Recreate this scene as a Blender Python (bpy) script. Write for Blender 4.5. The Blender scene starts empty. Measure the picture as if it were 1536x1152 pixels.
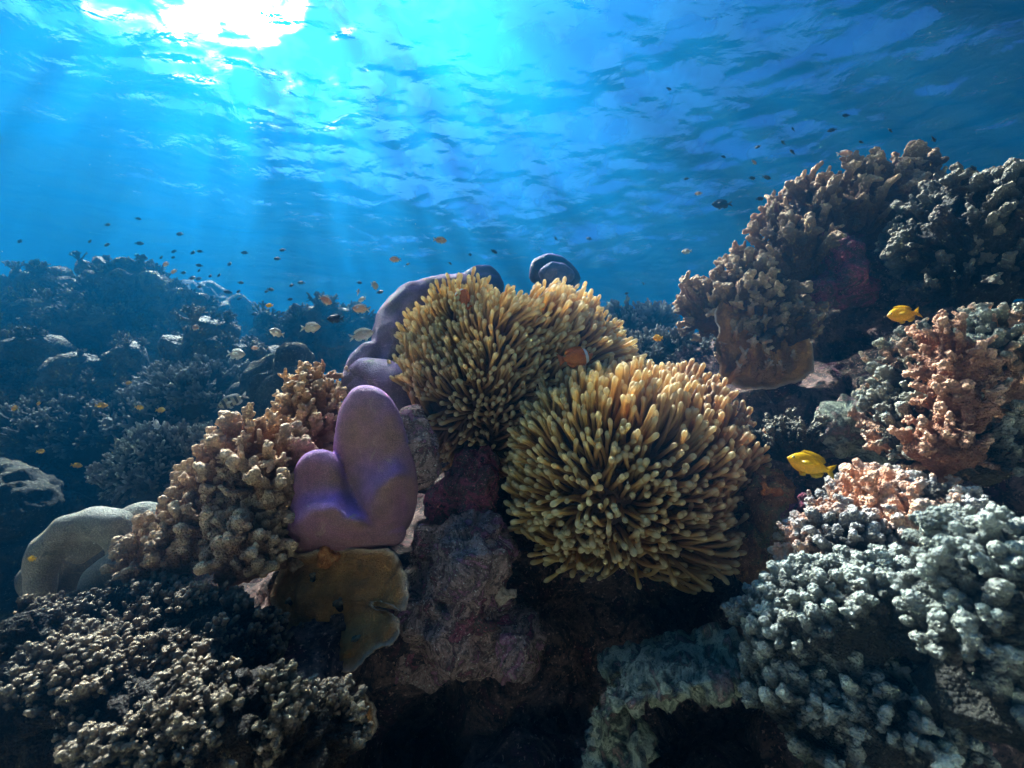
import bpy, bmesh, math, random
import numpy as np
from mathutils import Vector, Matrix, Quaternion, Euler

S = bpy.context.scene
C = S.collection
R = math.radians

# ------------------------------------------------------------------ camera
FPX = 644.0                       # focal length in pixels of the 1536 px wide photograph
PITCH = R(15)
cam = bpy.data.objects.new('camera', bpy.data.cameras.new('camera'))
C.objects.link(cam)
S.camera = cam
cam.data.sensor_width = 36
cam.data.lens = FPX / 1536 * 36
cam.data.clip_start = 0.02
cam.data.clip_end = 600
cam.rotation_euler = (R(90) + PITCH, 0, 0)
cam.data.dof.use_dof = True
cam.data.dof.focus_distance = 1.08
cam.data.dof.aperture_fstop = 4.0

# ------------------------------------------------------------------ world and sun
SUN_EL, SUN_AZ = R(63), R(46)     # azimuth is to the left of the viewing direction
world = bpy.data.worlds.new('World')
S.world = world
world.use_nodes = True
wt = world.node_tree
sky = wt.nodes.new('ShaderNodeTexSky')
sky.sky_type = 'NISHITA'
sky.sun_disc = False
sky.sun_elevation = SUN_EL
sky.sun_rotation = -SUN_AZ
sky.ozone_density = 10.0
sky.dust_density = 0.2
sky.air_density = 0.2
bg = wt.nodes['Background']
wt.links.new(sky.outputs[0], bg.inputs[0])
bg.inputs[1].default_value = 0.05
sl = bpy.data.lights.new('sun', 'SUN')
sl.energy = 5.0
sl.angle = R(0.5)
sl.color = (1.0, 0.95, 0.52)
sun = bpy.data.objects.new('sun', sl)
C.objects.link(sun)
SUND = Vector((-math.sin(SUN_AZ) * math.cos(SUN_EL), math.cos(SUN_AZ) * math.cos(SUN_EL), math.sin(SUN_EL)))
sun.rotation_euler = SUND.to_track_quat('Z', 'Y').to_euler()
sun.location = SUND * 30

S.view_settings.view_transform = 'Standard'
S.view_settings.look = 'None'
S.view_settings.exposure = 3.0
S.view_settings.gamma = 1.0
S.view_settings.use_curve_mapping = False
S.render.engine = 'CYCLES'
S.cycles.use_denoising = True
S.cycles.denoiser = 'OPENIMAGEDENOISE'
S.cycles.max_bounces = 6
S.cycles.diffuse_bounces = 3
S.cycles.glossy_bounces = 2
S.cycles.transmission_bounces = 4
S.cycles.volume_bounces = 0
S.cycles.transparent_max_bounces = 12
S.cycles.sample_clamp_indirect = 6.0

rng = np.random.default_rng(7)
random.seed(7)


# ------------------------------------------------------------------ helpers: placing
def P(px, py, d):
    """A point seen at photograph pixel (px, py), d metres ahead of the lens."""
    xr = (px - 768) / FPX * d
    v = (576 - py) / FPX * d
    return np.array([xr, d * math.cos(PITCH) - v * math.sin(PITCH), d * math.sin(PITCH) + v * math.cos(PITCH)])


def unit(v):
    v = np.asarray(v, float)
    return v / max(1e-9, np.linalg.norm(v))


# ------------------------------------------------------------------ helpers: noise
def _hash(ix, iy, iz, seed):
    h = (ix * 374761393 + iy * 668265263 + iz * 2147483647 + seed * 1274126177) & 0xFFFFFFFF
    h = ((h ^ (h >> 13)) * 1274126177) & 0xFFFFFFFF
    h = ((h ^ (h >> 16)) * 2246822519) & 0xFFFFFFFF
    return ((h ^ (h >> 15)) & 0xFFFFFF) / float(0x7FFFFF) - 1.0


def noise(p, seed=0):
    p = np.asarray(p, float)
    i = np.floor(p).astype(np.int64)
    f = p - i
    u = f * f * f * (f * (f * 6 - 15) + 10)
    r = 0
    for dx in (0, 1):
        wx = u[:, 0] if dx else 1 - u[:, 0]
        for dy in (0, 1):
            wy = u[:, 1] if dy else 1 - u[:, 1]
            for dz in (0, 1):
                wz = u[:, 2] if dz else 1 - u[:, 2]
                r = r + wx * wy * wz * _hash(i[:, 0] + dx, i[:, 1] + dy, i[:, 2] + dz, seed)
    return r


def fbm(p, octaves=4, seed=0, gain=0.5):
    p = np.asarray(p, float)
    a, s, r = 1.0, 1.0, 0
    for k in range(octaves):
        r = r + a * noise(p * s + 17.3 * k, seed + k)
        a *= gain
        s *= 2.03
    return r


# ------------------------------------------------------------------ helpers: meshes
_bm = bmesh.new()
bmesh.ops.create_icosphere(_bm, subdivisions=2, radius=1)
ICO_V = np.array([v.co[:] for v in _bm.verts])
ICO_F = np.array([[v.index for v in f.verts] for f in _bm.faces])
_bm.free()


def spheres(cs, rs):
    """A soup of spheres (radii may be scalars or triples)."""
    cs = np.asarray(cs, float).reshape(-1, 3)
    rs = np.asarray(rs, float)
    if rs.ndim == 1:
        rs = np.repeat(rs[:, None], 3, 1)
    n, k = len(cs), len(ICO_V)
    V = (ICO_V[None] * rs[:, None, :] + cs[:, None, :]).reshape(-1, 3)
    F = (ICO_F[None] + (np.arange(n) * k)[:, None, None]).reshape(-1, 3)
    return V, F


def new_mesh(name, V, F, smooth=True):
    """F: an (n,3) or (n,4) array, or a list of them."""
    me = bpy.data.meshes.new(name)
    Fs = F if isinstance(F, list) else [F]
    V = np.asarray(V, np.float32)
    tot = np.concatenate([np.full(len(f), f.shape[1]) for f in Fs]).astype(np.int32)
    idx = np.concatenate([f.reshape(-1) for f in Fs]).astype(np.int32)
    me.vertices.add(len(V))
    me.vertices.foreach_set('co', V.reshape(-1))
    me.loops.add(len(idx))
    me.loops.foreach_set('vertex_index', idx)
    me.polygons.add(len(tot))
    st = np.zeros(len(tot), np.int32)
    st[1:] = np.cumsum(tot)[:-1]
    me.polygons.foreach_set('loop_start', st)
    me.update(calc_edges=True)
    me.validate()
    if smooth:
        me.shade_smooth()
    return me


def coords(me):
    a = np.empty(len(me.vertices) * 3, np.float32)
    me.vertices.foreach_get('co', a)
    return a.reshape(-1, 3).astype(float)


def normals(me):
    a = np.empty(len(me.vertices) * 3, np.float32)
    me.vertex_normals.foreach_get('vector', a)
    return a.reshape(-1, 3).astype(float)


def set_coords(me, V):
    me.vertices.foreach_set('co', np.asarray(V, np.float32).reshape(-1))
    me.update()


def attr(me, name, val):
    a = me.attributes.new(name, 'FLOAT', 'POINT')
    a.data.foreach_set('value', np.asarray(val, np.float32))


def remesh(name, V, F, voxel, smooth=0):
    """Fuse overlapping closed pieces into one skin."""
    tmp = new_mesh('tmp', V, F)
    ob = bpy.data.objects.new('tmp', tmp)
    C.objects.link(ob)
    m = ob.modifiers.new('r', 'REMESH')
    m.mode = 'VOXEL'
    m.voxel_size = voxel
    if smooth:
        s = ob.modifiers.new('s', 'SMOOTH')
        s.factor = 0.5
        s.iterations = smooth
    dg = bpy.context.evaluated_depsgraph_get()
    me = bpy.data.meshes.new_from_object(ob.evaluated_get(dg))
    me.name = name
    bpy.data.objects.remove(ob)
    bpy.data.meshes.remove(tmp)
    me.shade_smooth()
    return me


def chain(pts, rad, step=0.45):
    """Spheres strung along a polyline with interpolated radii."""
    cs, rs = [], []
    for a in range(len(pts) - 1):
        p, q, r0, r1 = np.asarray(pts[a], float), np.asarray(pts[a + 1], float), rad[a], rad[a + 1]
        n = max(2, int(np.linalg.norm(q - p) / (step * min(r0, r1))) + 1)
        for k in range(n):
            t = k / n
            cs.append(p * (1 - t) + q * t)
            rs.append(r0 * (1 - t) + r1 * t)
    cs.append(np.asarray(pts[-1], float))
    rs.append(rad[-1])
    return cs, rs


def link(name, me, mat=None, parent=None, loc=None):
    o = bpy.data.objects.new(name, me)
    C.objects.link(o)
    if mat and me is not None:
        if len(me.materials) == 0:
            me.materials.append(mat)
        elif me.materials[0] != mat:
            o.material_slots[0].link = 'OBJECT'
            o.material_slots[0].material = mat
    if parent is not None:
        o.parent = parent
    if loc is not None:
        o.location = loc
    return o


def tag(o, label=None, cat=None, group=None, kind=None):
    if label:
        o['label'] = label
    if cat:
        o['category'] = cat
    if group:
        o['group'] = group
    if kind:
        o['kind'] = kind
    return o


# ------------------------------------------------------------------ helpers: materials
def shader(name):
    m = bpy.data.materials.new(name)
    m.use_nodes = True
    t = m.node_tree
    t.nodes.clear()
    return m, t, t.nodes.new, t.links.new


def ramp(n, l, src, stops, interp='LINEAR'):
    r = n('ShaderNodeValToRGB')
    r.color_ramp.interpolation = interp
    e = r.color_ramp.elements
    while len(e) < len(stops):
        e.new(0.5)
    for k, (p, c) in enumerate(stops):
        e[k].position = p
        e[k].color = (c[0], c[1], c[2], 1) if len(c) == 3 else c
    l(src, r.inputs[0])
    return r.outputs[0]


def nz(n, l, vec, scale, detail=3.0, rough=0.55, distort=0.0):
    t = n('ShaderNodeTexNoise')
    t.inputs['Scale'].default_value = scale
    t.inputs['Detail'].default_value = detail
    t.inputs['Roughness'].default_value = rough
    t.inputs['Distortion'].default_value = distort
    l(vec, t.inputs['Vector'])
    return t.outputs['Fac']


def mixc(n, l, fac, a, b, blend='MIX'):
    m = n('ShaderNodeMix')
    m.data_type = 'RGBA'
    m.blend_type = blend
    for s, v in ((m.inputs[0], fac), (m.inputs[6], a), (m.inputs[7], b)):
        if hasattr(v, 'is_linked'):
            l(v, s)
        elif isinstance(v, (int, float)):
            s.default_value = v
        else:
            s.default_value = (v[0], v[1], v[2], 1)
    return m.outputs[2]


def coral_mat(name, base, tip, patch=(0.05, 0.035, 0.03), patch_at=0.62, grain=230.0, grain_d=0.0045, lump=120.0,
              rough=0.7, spec=0.25, trans=0.0):
    m, t, n, l = shader(name)
    out = n('ShaderNodeOutputMaterial')
    b = n('ShaderNodeBsdfPrincipled')
    g = n('ShaderNodeNewGeometry')
    pos = g.outputs['Position']
    at = n('ShaderNodeAttribute')
    at.attribute_name = 'tip'
    oi = n('ShaderNodeObjectInfo')
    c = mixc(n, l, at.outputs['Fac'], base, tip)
    v = ramp(n, l, nz(n, l, pos, 22, 4), [(0.25, (0.6, 0.6, 0.6)), (0.75, (1.2, 1.2, 1.2))])
    c = mixc(n, l, 1.0, c, v, 'MULTIPLY')
    rv = ramp(n, l, oi.outputs['Random'], [(0.0, (0.78, 0.76, 0.74)), (1.0, (1.12, 1.12, 1.1))])
    c = mixc(n, l, 1.0, c, rv, 'MULTIPLY')
    pf = ramp(n, l, nz(n, l, pos, 9, 5, 0.6, 0.5), [(patch_at, (0, 0, 0)), (patch_at + 0.1, (1, 1, 1))])
    c = mixc(n, l, pf, c, patch)
    vo = n('ShaderNodeTexVoronoi')
    vo.inputs['Scale'].default_value = grain
    l(pos, vo.inputs['Vector'])
    pol = ramp(n, l, vo.outputs['Distance'], [(0.0, (0.82, 0.8, 0.78)), (0.55, (1.08, 1.08, 1.08))])
    c = mixc(n, l, 0.6, c, mixc(n, l, 1.0, c, pol, 'MULTIPLY'))
    l(c, b.inputs['Base Color'])
    b.inputs['Roughness'].default_value = rough
    b.inputs['Specular IOR Level'].default_value = spec
    bp = n('ShaderNodeBump')
    bp.inputs['Strength'].default_value = 1.0
    bp.invert = True
    bp.inputs['Distance'].default_value = grain_d
    l(vo.outputs['Distance'], bp.inputs['Height'])
    bp2 = n('ShaderNodeBump')
    bp2.inputs['Strength'].default_value = 0.9
    bp2.inputs['Distance'].default_value = 0.007
    l(nz(n, l, pos, lump, 4), bp2.inputs['Height'])
    l(bp.outputs[0], bp2.inputs['Normal'])
    l(bp2.outputs[0], b.inputs['Normal'])
    if trans > 0:
        tl = n('ShaderNodeBsdfTranslucent')
        l(c, tl.inputs['Color'])
        mx = n('ShaderNodeMixShader')
        mx.inputs[0].default_value = trans
        l(b.outputs[0], mx.inputs[1])
        l(tl.outputs[0], mx.inputs[2])
        l(mx.outputs[0], out.inputs['Surface'])
    else:
        l(b.outputs[0], out.inputs['Surface'])
    return m


def rock_mat(name, cols, scale=7.0, bump=0.02, rough=0.85):
    """Rock with encrusting patches: cols is a list of colour stops."""
    m, t, n, l = shader(name)
    out = n('ShaderNodeOutputMaterial')
    b = n('ShaderNodeBsdfPrincipled')
    g = n('ShaderNodeNewGeometry')
    pos = g.outputs['Position']
    f = nz(n, l, pos, scale, 8, 0.65, 0.8)
    k = len(cols)
    c = ramp(n, l, f, [(0.28 + 0.44 * i / (k - 1), cc) for i, cc in enumerate(cols)])
    sp = nz(n, l, pos, scale * 14, 3, 0.6)
    c = mixc(n, l, ramp(n, l, sp, [(0.60, (0, 0, 0)), (0.70, (1, 1, 1))]), c, tuple(min(1, x * 2.2 + 0.05) for x in cols[k // 2]))
    c = mixc(n, l, ramp(n, l, sp, [(0.30, (1, 1, 1)), (0.40, (0, 0, 0))]), c, tuple(x * 0.35 for x in cols[0]))
    l(c, b.inputs['Base Color'])
    b.inputs['Roughness'].default_value = rough
    b.inputs['Specular IOR Level'].default_value = 0.2
    bp = n('ShaderNodeBump')
    bp.inputs['Strength'].default_value = 0.9
    bp.inputs['Distance'].default_value = bump
    l(nz(n, l, pos, scale * 5, 8, 0.7), bp.inputs['Height'])
    l(bp.outputs[0], b.inputs['Normal'])
    l(b.outputs[0], out.inputs['Surface'])
    return m


# ------------------------------------------------------------------ setting: sea surface, haze, seabed
ZS = 4.3
SHAFT_OFFSET = (0.0, 0.0, 0.0)


def build_surface():
    N = 560
    u = np.linspace(-1, 1, N)
    ax = u * 7 + np.sign(u) * np.abs(u) ** 4 * 60
    X, Y = np.meshgrid(ax, ax + 3, indexing='ij')
    Z = np.zeros_like(X)
    r = np.random.default_rng(11)
    D = np.hypot(X, Y - 3)
    for i in range(70):
        lam = 0.16 * 1.06 ** i
        th = r.normal(R(78), R(30))
        k = 2 * math.pi / lam
        ph = k * (X * math.cos(th) + Y * math.sin(th)) + r.uniform(0, 6.28)
        Z += 0.0040 * lam ** 0.75 * (np.sin(ph) + 0.25 * np.sin(2 * ph)) * np.exp(-(D / (lam * 26 + 3)) ** 2)
    V = np.stack([X, Y, Z + ZS], -1).reshape(-1, 3)
    idx = np.arange(N * N).reshape(N, N)
    F = np.stack([idx[:-1, :-1], idx[1:, :-1], idx[1:, 1:], idx[:-1, 1:]], -1).reshape(-1, 4)
    me = new_mesh('sea_surface', V, F)
    m, t, n, l = shader('sea_surface')
    out = n('ShaderNodeOutputMaterial')
    g = n('ShaderNodeNewGeometry')
    mp = n('ShaderNodeMapping')
    mp.inputs['Scale'].default_value = (0.62, 1.0, 1.0)
    l(g.outputs['Position'], mp.inputs['Vector'])
    h = nz(n, l, mp.outputs[0], 3.6, 5.0, 0.5, 0.4)
    bp = n('ShaderNodeBump')
    bp.inputs['Strength'].default_value = 1.0
    bp.inputs['Distance'].default_value = 0.043
    l(h, bp.inputs['Height'])
    fr = n('ShaderNodeFresnel')
    fr.inputs['IOR'].default_value = 1.333
    l(bp.outputs[0], fr.inputs['Normal'])
    gl = n('ShaderNodeBsdfGlossy')
    gl.inputs['Roughness'].default_value = 0.2
    l(bp.outputs[0], gl.inputs['Normal'])
    tr = n('ShaderNodeBsdfTransparent')
    tr.inputs['Color'].default_value = (0.60, 0.57, 1.0, 1)
    rf = n('ShaderNodeBsdfRefraction')
    rf.distribution = 'BECKMANN'
    rf.inputs["Roughness"].default_value = 0.35
    rf.inputs['IOR'].default_value = 0.75
    rf.inputs['Color'].default_value = (0.75, 0.72, 1.0, 1)
    bq = n('ShaderNodeBump')
    bq.inputs['Strength'].default_value = 1.0
    bq.inputs['Distance'].default_value = 0.018
    l(h, bq.inputs['Height'])
    l(bq.outputs[0], rf.inputs['Normal'])
    m2 = n('ShaderNodeMixShader')
    mr = n('ShaderNodeMapping')
    mr.inputs['Location'].default_value = SHAFT_OFFSET
    l(g.outputs['Position'], mr.inputs['Vector'])
    shafts = nz(n, l, mr.outputs[0], 2.6, 2.0, 0.5, 0.3)      # patchy transmission added to cast light shafts and dapples
    l(ramp(n, l, shafts, [(0.44, (0.03, 0.03, 0.03)), (0.55, (0.95, 0.95, 0.95))]), m2.inputs[0])
    l(tr.outputs[0], m2.inputs[1])
    l(rf.outputs[0], m2.inputs[2])
    mx = n('ShaderNodeMixShader')
    l(fr.outputs[0], mx.inputs[0])
    l(m2.outputs[0], mx.inputs[1])
    l(gl.outputs[0], mx.inputs[2])
    l(mx.outputs[0], out.inputs['Surface'])
    o = link('sea_surface', me, m)
    tag(o, kind='structure')


build_surface()


def build_haze():
    x, y0, y1, z0, z1 = 66, -62, 70, -4.2, ZS + 0.45
    V = [(sx * x, yy, zz) for zz in (z0, z1) for yy in (y0, y1) for sx in (-1, 1)]
    F = np.array([(0, 2, 3, 1), (4, 5, 7, 6), (0, 1, 5, 4), (2, 6, 7, 3), (0, 4, 6, 2), (1, 3, 7, 5)])
    me = new_mesh('haze', V, F, smooth=False)
    m, t, n, l = shader('haze')
    out = n('ShaderNodeOutputMaterial')
    pv = n('ShaderNodeVolumePrincipled')
    l(pv.outputs[0], out.inputs['Volume'])
    pv.inputs['Color'].default_value = (0.004, 0.105, 0.245, 1)
    pv.inputs['Absorption Color'].default_value = (0.34, 0.60, 0.90, 1)
    pv.inputs['Density'].default_value = 0.36
    pv.inputs['Anisotropy'].default_value = 0.74
    tag(link('haze', me, m), kind='stuff')


build_haze()

SEA_ROCK = rock_mat('reef_rock', [(0.02, 0.018, 0.022), (0.16, 0.06, 0.07), (0.06, 0.04, 0.035), (0.28, 0.16, 0.14), (0.08, 0.05, 0.04), (0.24, 0.08, 0.13)], 9.0, 0.035)
SAND = rock_mat('seabed', [(0.03, 0.03, 0.03), (0.07, 0.065, 0.055), (0.12, 0.11, 0.09)], 1.5, 0.05)


def build_seabed():
    N = 220
    u = np.linspace(-1, 1, N)
    ax = u * 12 + np.sign(u) * np.abs(u) ** 4 * 48
    X, Y = np.meshgrid(ax, ax + 4, indexing='ij')
    p = np.stack([X, Y, 0 * X], -1).reshape(-1, 3)
    Z = -1.7 + 0.25 * fbm(p * 0.5, 4, 3) + 0.06 * fbm(p * 2.5, 3, 8)
    p[:, 2] = Z
    idx = np.arange(N * N).reshape(N, N)
    F = np.stack([idx[:-1, :-1], idx[1:, :-1], idx[1:, 1:], idx[:-1, 1:]], -1).reshape(-1, 4)
    tag(link('seabed', new_mesh('seabed', p, F), SAND), kind='structure')


build_seabed()


BOUNCE_SAND = rock_mat('pale_bounce_sand', [(0.40, 0.32, 0.25), (0.50, 0.41, 0.32), (0.58, 0.49, 0.38)], 3.0, 0.01)


def build_bounce_sand():  # pale floor added out of view to bounce sunlight up onto the coral fronts
    N = 90
    X, Y = np.meshgrid(np.linspace(-7, 7, N), np.linspace(-8, 0.7, N), indexing='ij')
    p = np.stack([X, Y, 0 * X], -1).reshape(-1, 3)
    e = np.maximum(np.abs(p[:, 0]) / 7, np.maximum(-p[:, 1] / 8, 0))
    p[:, 2] = -1.22 + 0.05 * fbm(p * 1.1, 3, 5) + 0.012 * fbm(p * 6, 2, 6) - 1.0 * np.clip(e - 0.75, 0, 1) ** 2 * 16
    idx = np.arange(N * N).reshape(N, N)
    F = np.stack([idx[:-1, :-1], idx[1:, :-1], idx[1:, 1:], idx[:-1, 1:]], -1).reshape(-1, 4)
    tag(link('bounce_sand', new_mesh('bounce_sand', p, F), BOUNCE_SAND), kind='structure')


build_bounce_sand()


def ell(px, py, d, rx, ry, rz=None):
    """Ellipsoid seen at a pixel, radii rx, ry in photograph pixels, depth radius rz in metres."""
    k = d / FPX
    if rz is None:
        rz = 0.5 * (rx + ry) * k
    return P(px, py, d), np.array([rx * k, rz, ry * k])


def craggy(name, parts, voxel, amp=0.05, freq=4.0, fine=0.015, seed=0, smooth=2):
    V, F = spheres([c for c, r in parts], np.array([r for c, r in parts]))
    me = remesh(name, V, F, voxel, smooth)
    V = coords(me)
    N = normals(me)
    f = fbm(V * freq, 5, seed)
    rg = 1 - 2 * np.abs(fbm(V * freq * 2.2, 3, seed + 20))
    pit = np.clip(fbm(V * freq * 3.1, 2, seed + 50) - 0.35, 0, 1)
    V = V + N * (amp * f + fine * rg - fine * 2.2 * pit)[:, None]
    set_coords(me, V)
    return me


def W(x, y, z, rx, ry, rz):
    return np.array([x, y, z], float), np.array([rx, ry, rz], float)


REEF = [
    W(0.10, 1.75, -0.55, 0.95, 0.62, 0.80), W(-0.60, 1.70, -0.60, 0.75, 0.55, 0.75), W(0.05, 1.80, 0.10, 0.40, 0.40, 0.35),
    W(0.95, 1.75, -0.10, 0.75, 0.60, 0.75), W(1.65, 1.65, 0.00, 0.80, 0.80, 0.70), W(0.90, 1.05, -1.05, 0.9, 0.70, 0.62),
    W(-0.75, 1.10, -1.00, 0.85, 0.65, 0.58), W(0.10, 1.10, -1.15, 0.8, 0.60, 0.62), W(1.35, 0.95, -0.55, 0.45, 0.40, 0.45),
    W(-0.45, 1.25, -0.35, 0.28, 0.25, 0.35), W(0.35, 1.40, -0.20, 0.34, 0.28, 0.30), W(-1.2, 1.3, -1.1, 0.8, 0.9, 0.6),
    W(1.35, 1.75, 0.55, 0.45, 0.40, 0.40), W(1.9, 1.5, -0.9, 0.9, 1.0, 0.9), W(0.0, 0.75, -1.35, 1.5, 0.7, 0.55),
    W(0.72, 0.95, -0.50, 0.25, 0.22, 0.28), W(-0.62, 0.98, -0.42, 0.35, 0.22, 0.2), W(0.3, 2.6, -0.9, 1.6, 0.9, 0.8), W(1.45, 1.62, 0.80, 0.42, 0.30, 0.40), W(0.02, 2.18, 0.42, 0.50, 0.34, 0.58), W(-2.3, 3.0, -1.0, 1.7, 1.0, 1.2), W(-1.7, 2.0, -1.3, 1.0, 0.8, 0.8),
]
slope = link('reef_slope', craggy('reef_slope', REEF, 0.018, 0.06, 3.5, 0.022, 5), SEA_ROCK)
tag(slope, kind='structure')


# ------------------------------------------------------------------ coral branches, eight of each style
def rdir(r, tilt_max, tilt_min=0.0):
    th = R(r.uniform(tilt_min, tilt_max))
    a = r.uniform(0, 2 * math.pi)
    return np.array([math.sin(th) * math.cos(a), math.sin(th) * math.sin(a), math.cos(th)])


def style_spheres(style, r):
    cs, rs = [], []

    def add(c):
        cs.extend(c[0])
        rs.extend(c[1])
    if style == 'knob':
        b = rdir(r, 20)
        mid = np.array([0, 0, 0.45])
        top = mid + b * 0.5
        add(chain([(0, 0, -0.15), mid, top], [0.19, 0.17, 0.15]))
        for k in range(r.integers(5, 8)):
            t = r.uniform(0.25, 0.98)
            p = mid * min(1, t * 2) + (top - mid) * max(0, t * 2 - 1)
            dd = unit(rdir(r, 95, 40))
            ln = r.uniform(0.16, 0.32)
            add(chain([p, p + dd * ln], [0.12, r.uniform(0.085, 0.115)]))
            for q in range(2):
                e = p + dd * ln
                add(chain([e, e + unit(dd + r.normal(0, 0.7, 3)) * 0.09], [0.08, 0.065]))
        for k in range(4):
            add(chain([top, top + rdir(r, 75) * 0.14], [0.12, r.uniform(0.07, 0.1)]))
    elif style == 'antler':
        b = rdir(r, 28)
        mid = np.array([0, 0, 0.4])
        top = mid + b * 0.62
        add(chain([(0, 0, -0.15), mid, top], [0.17, 0.15, 0.085]))
        for k in range(r.integers(6, 10)):
            t = r.uniform(0.2, 0.97)
            p = mid * min(1, t * 2) + (top - mid) * max(0, t * 2 - 1)
            dd = unit(rdir(r, 85, 25))
            ln = r.uniform(0.2, 0.38)
            e = p + dd * ln
            add(chain([p, e], [0.105, 0.058]))
            if r.random() < 0.7:
                s = p + dd * ln * 0.6
                add(chain([s, s + unit(dd + r.normal(0, 0.6, 3)) * 0.14], [0.07, 0.045]))
    elif style == 'tips':
        for k in range(r.integers(6, 9)):
            dd = rdir(r, 58)
            ln = r.uniform(0.6, 1.0)
            e = dd * ln
            add(chain([(0, 0, -0.1), dd * ln * 0.5, e], [0.13, 0.11, 0.115]))
            for q in range(r.integers(1, 4)):
                s = dd * ln * r.uniform(0.6, 0.95)
                add(chain([s, s + unit(dd + r.normal(0, 0.8, 3)) * 0.17], [0.09, 0.085]))
    elif style == 'cauli':
        add(chain([(0, 0, -0.1), (0, 0, 0.45)], [0.26, 0.32]))
        for k in range(r.integers(6, 9)):
            dd = rdir(r, 85)
            e = np.array([0, 0, 0.42]) + dd * r.uniform(0.3, 0.48)
            rr = r.uniform(0.15, 0.22)
            add(chain([np.array([0, 0, 0.4]), e], [0.2, rr]))
            for q in range(11):
                d2 = unit(dd * 0.7 + r.normal(0, 0.75, 3))
                add(([e + d2 * rr * 0.92], [r.uniform(0.055, 0.085)]))
    elif style == 'warty':
        b = rdir(r, 30)
        top = np.array([0, 0, 0.35]) + b * 0.5
        add(chain([(0, 0, -0.15), (0, 0, 0.35), top], [0.20, 0.20, 0.20]))
        arms = [(np.array([0, 0, 0.3]), top, 0.2)]
        for k in range(r.integers(2, 5)):
            p = np.array([0, 0, r.uniform(0.2, 0.5)])
            e = p + rdir(r, 85, 35) * r.uniform(0.3, 0.5)
            rr = r.uniform(0.12, 0.17)
            add(chain([p, e], [0.15, rr]))
            arms.append((p, e, rr))
        for p, e, rr in arms:
            for q in range(26):
                t = r.uniform(0.1, 1.0) ** 0.6
                d2 = unit(unit(e - p) * (0.9 if t > 0.8 else 0.0) + r.normal(0, 0.8, 3))
                add(([p * (1 - t) + e * t + d2 * rr * 1.06], [r.uniform(0.035, 0.06)]))
    elif style == 'twig':
        for k in range(r.integers(10, 14)):
            dd = rdir(r, 68)
            ln = r.uniform(0.65, 1.0)
            e = dd * ln + np.array([0, 0, 0.12])
            add(chain([(0, 0, -0.08), dd * ln * 0.5, e], [0.075, 0.062, 0.05]))
            for q in range(2):
                s = (dd * ln * 0.5) * 0.6 + e * 0.4
                add(chain([s, s + unit(dd + r.normal(0, 0.6, 3)) * 0.28], [0.05, 0.042]))
    return np.array(cs), np.array(rs)


BR = {}
COARSE = {}


def branches(style):
    if style in BR:
        return BR[style]
    out = []
    r = np.random.default_rng(sum(map(ord, style)))
    vox = {'knob': 0.03, 'antler': 0.027, 'tips': 0.034, 'cauli': 0.03, 'warty': 0.022, 'twig': 0.026}[style]
    for k in range(8):
        c, s = style_spheres(style, r)
        V, F = spheres(c, s)
        me = remesh('branch_' + style, V, F, vox, 1)
        V = coords(me)
        N = normals(me)
        am = {'knob': 0.030, 'antler': 0.016, 'tips': 0.016, 'cauli': 0.028, 'warty': 0.018, 'twig': 0.010}[style]
        V = V + N * (am * fbm(V * 7 + k * 9, 3, k) + am * 0.7 * np.abs(noise(V * 17, k + 40)))[:, None]
        set_coords(me, V)
        rad = np.linalg.norm(V - np.array([0, 0, 0.05]), axis=1)
        attr(me, 'tip', np.clip((rad - 0.35) / 0.65, 0, 1) ** 1.5)
        me.materials.append(None)
        out.append(me)
    COARSE[style] = []
    for me in out:
        F = np.empty(len(me.loops), np.int32)
        me.loops.foreach_get('vertex_index', F)
        T = np.empty(len(me.vertices), np.float32)
        me.attributes['tip'].data.foreach_get('value', T)
        COARSE[style].append((coords(me), F.reshape(-1, 4), T))
    BR[style] = out
    return out


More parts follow.
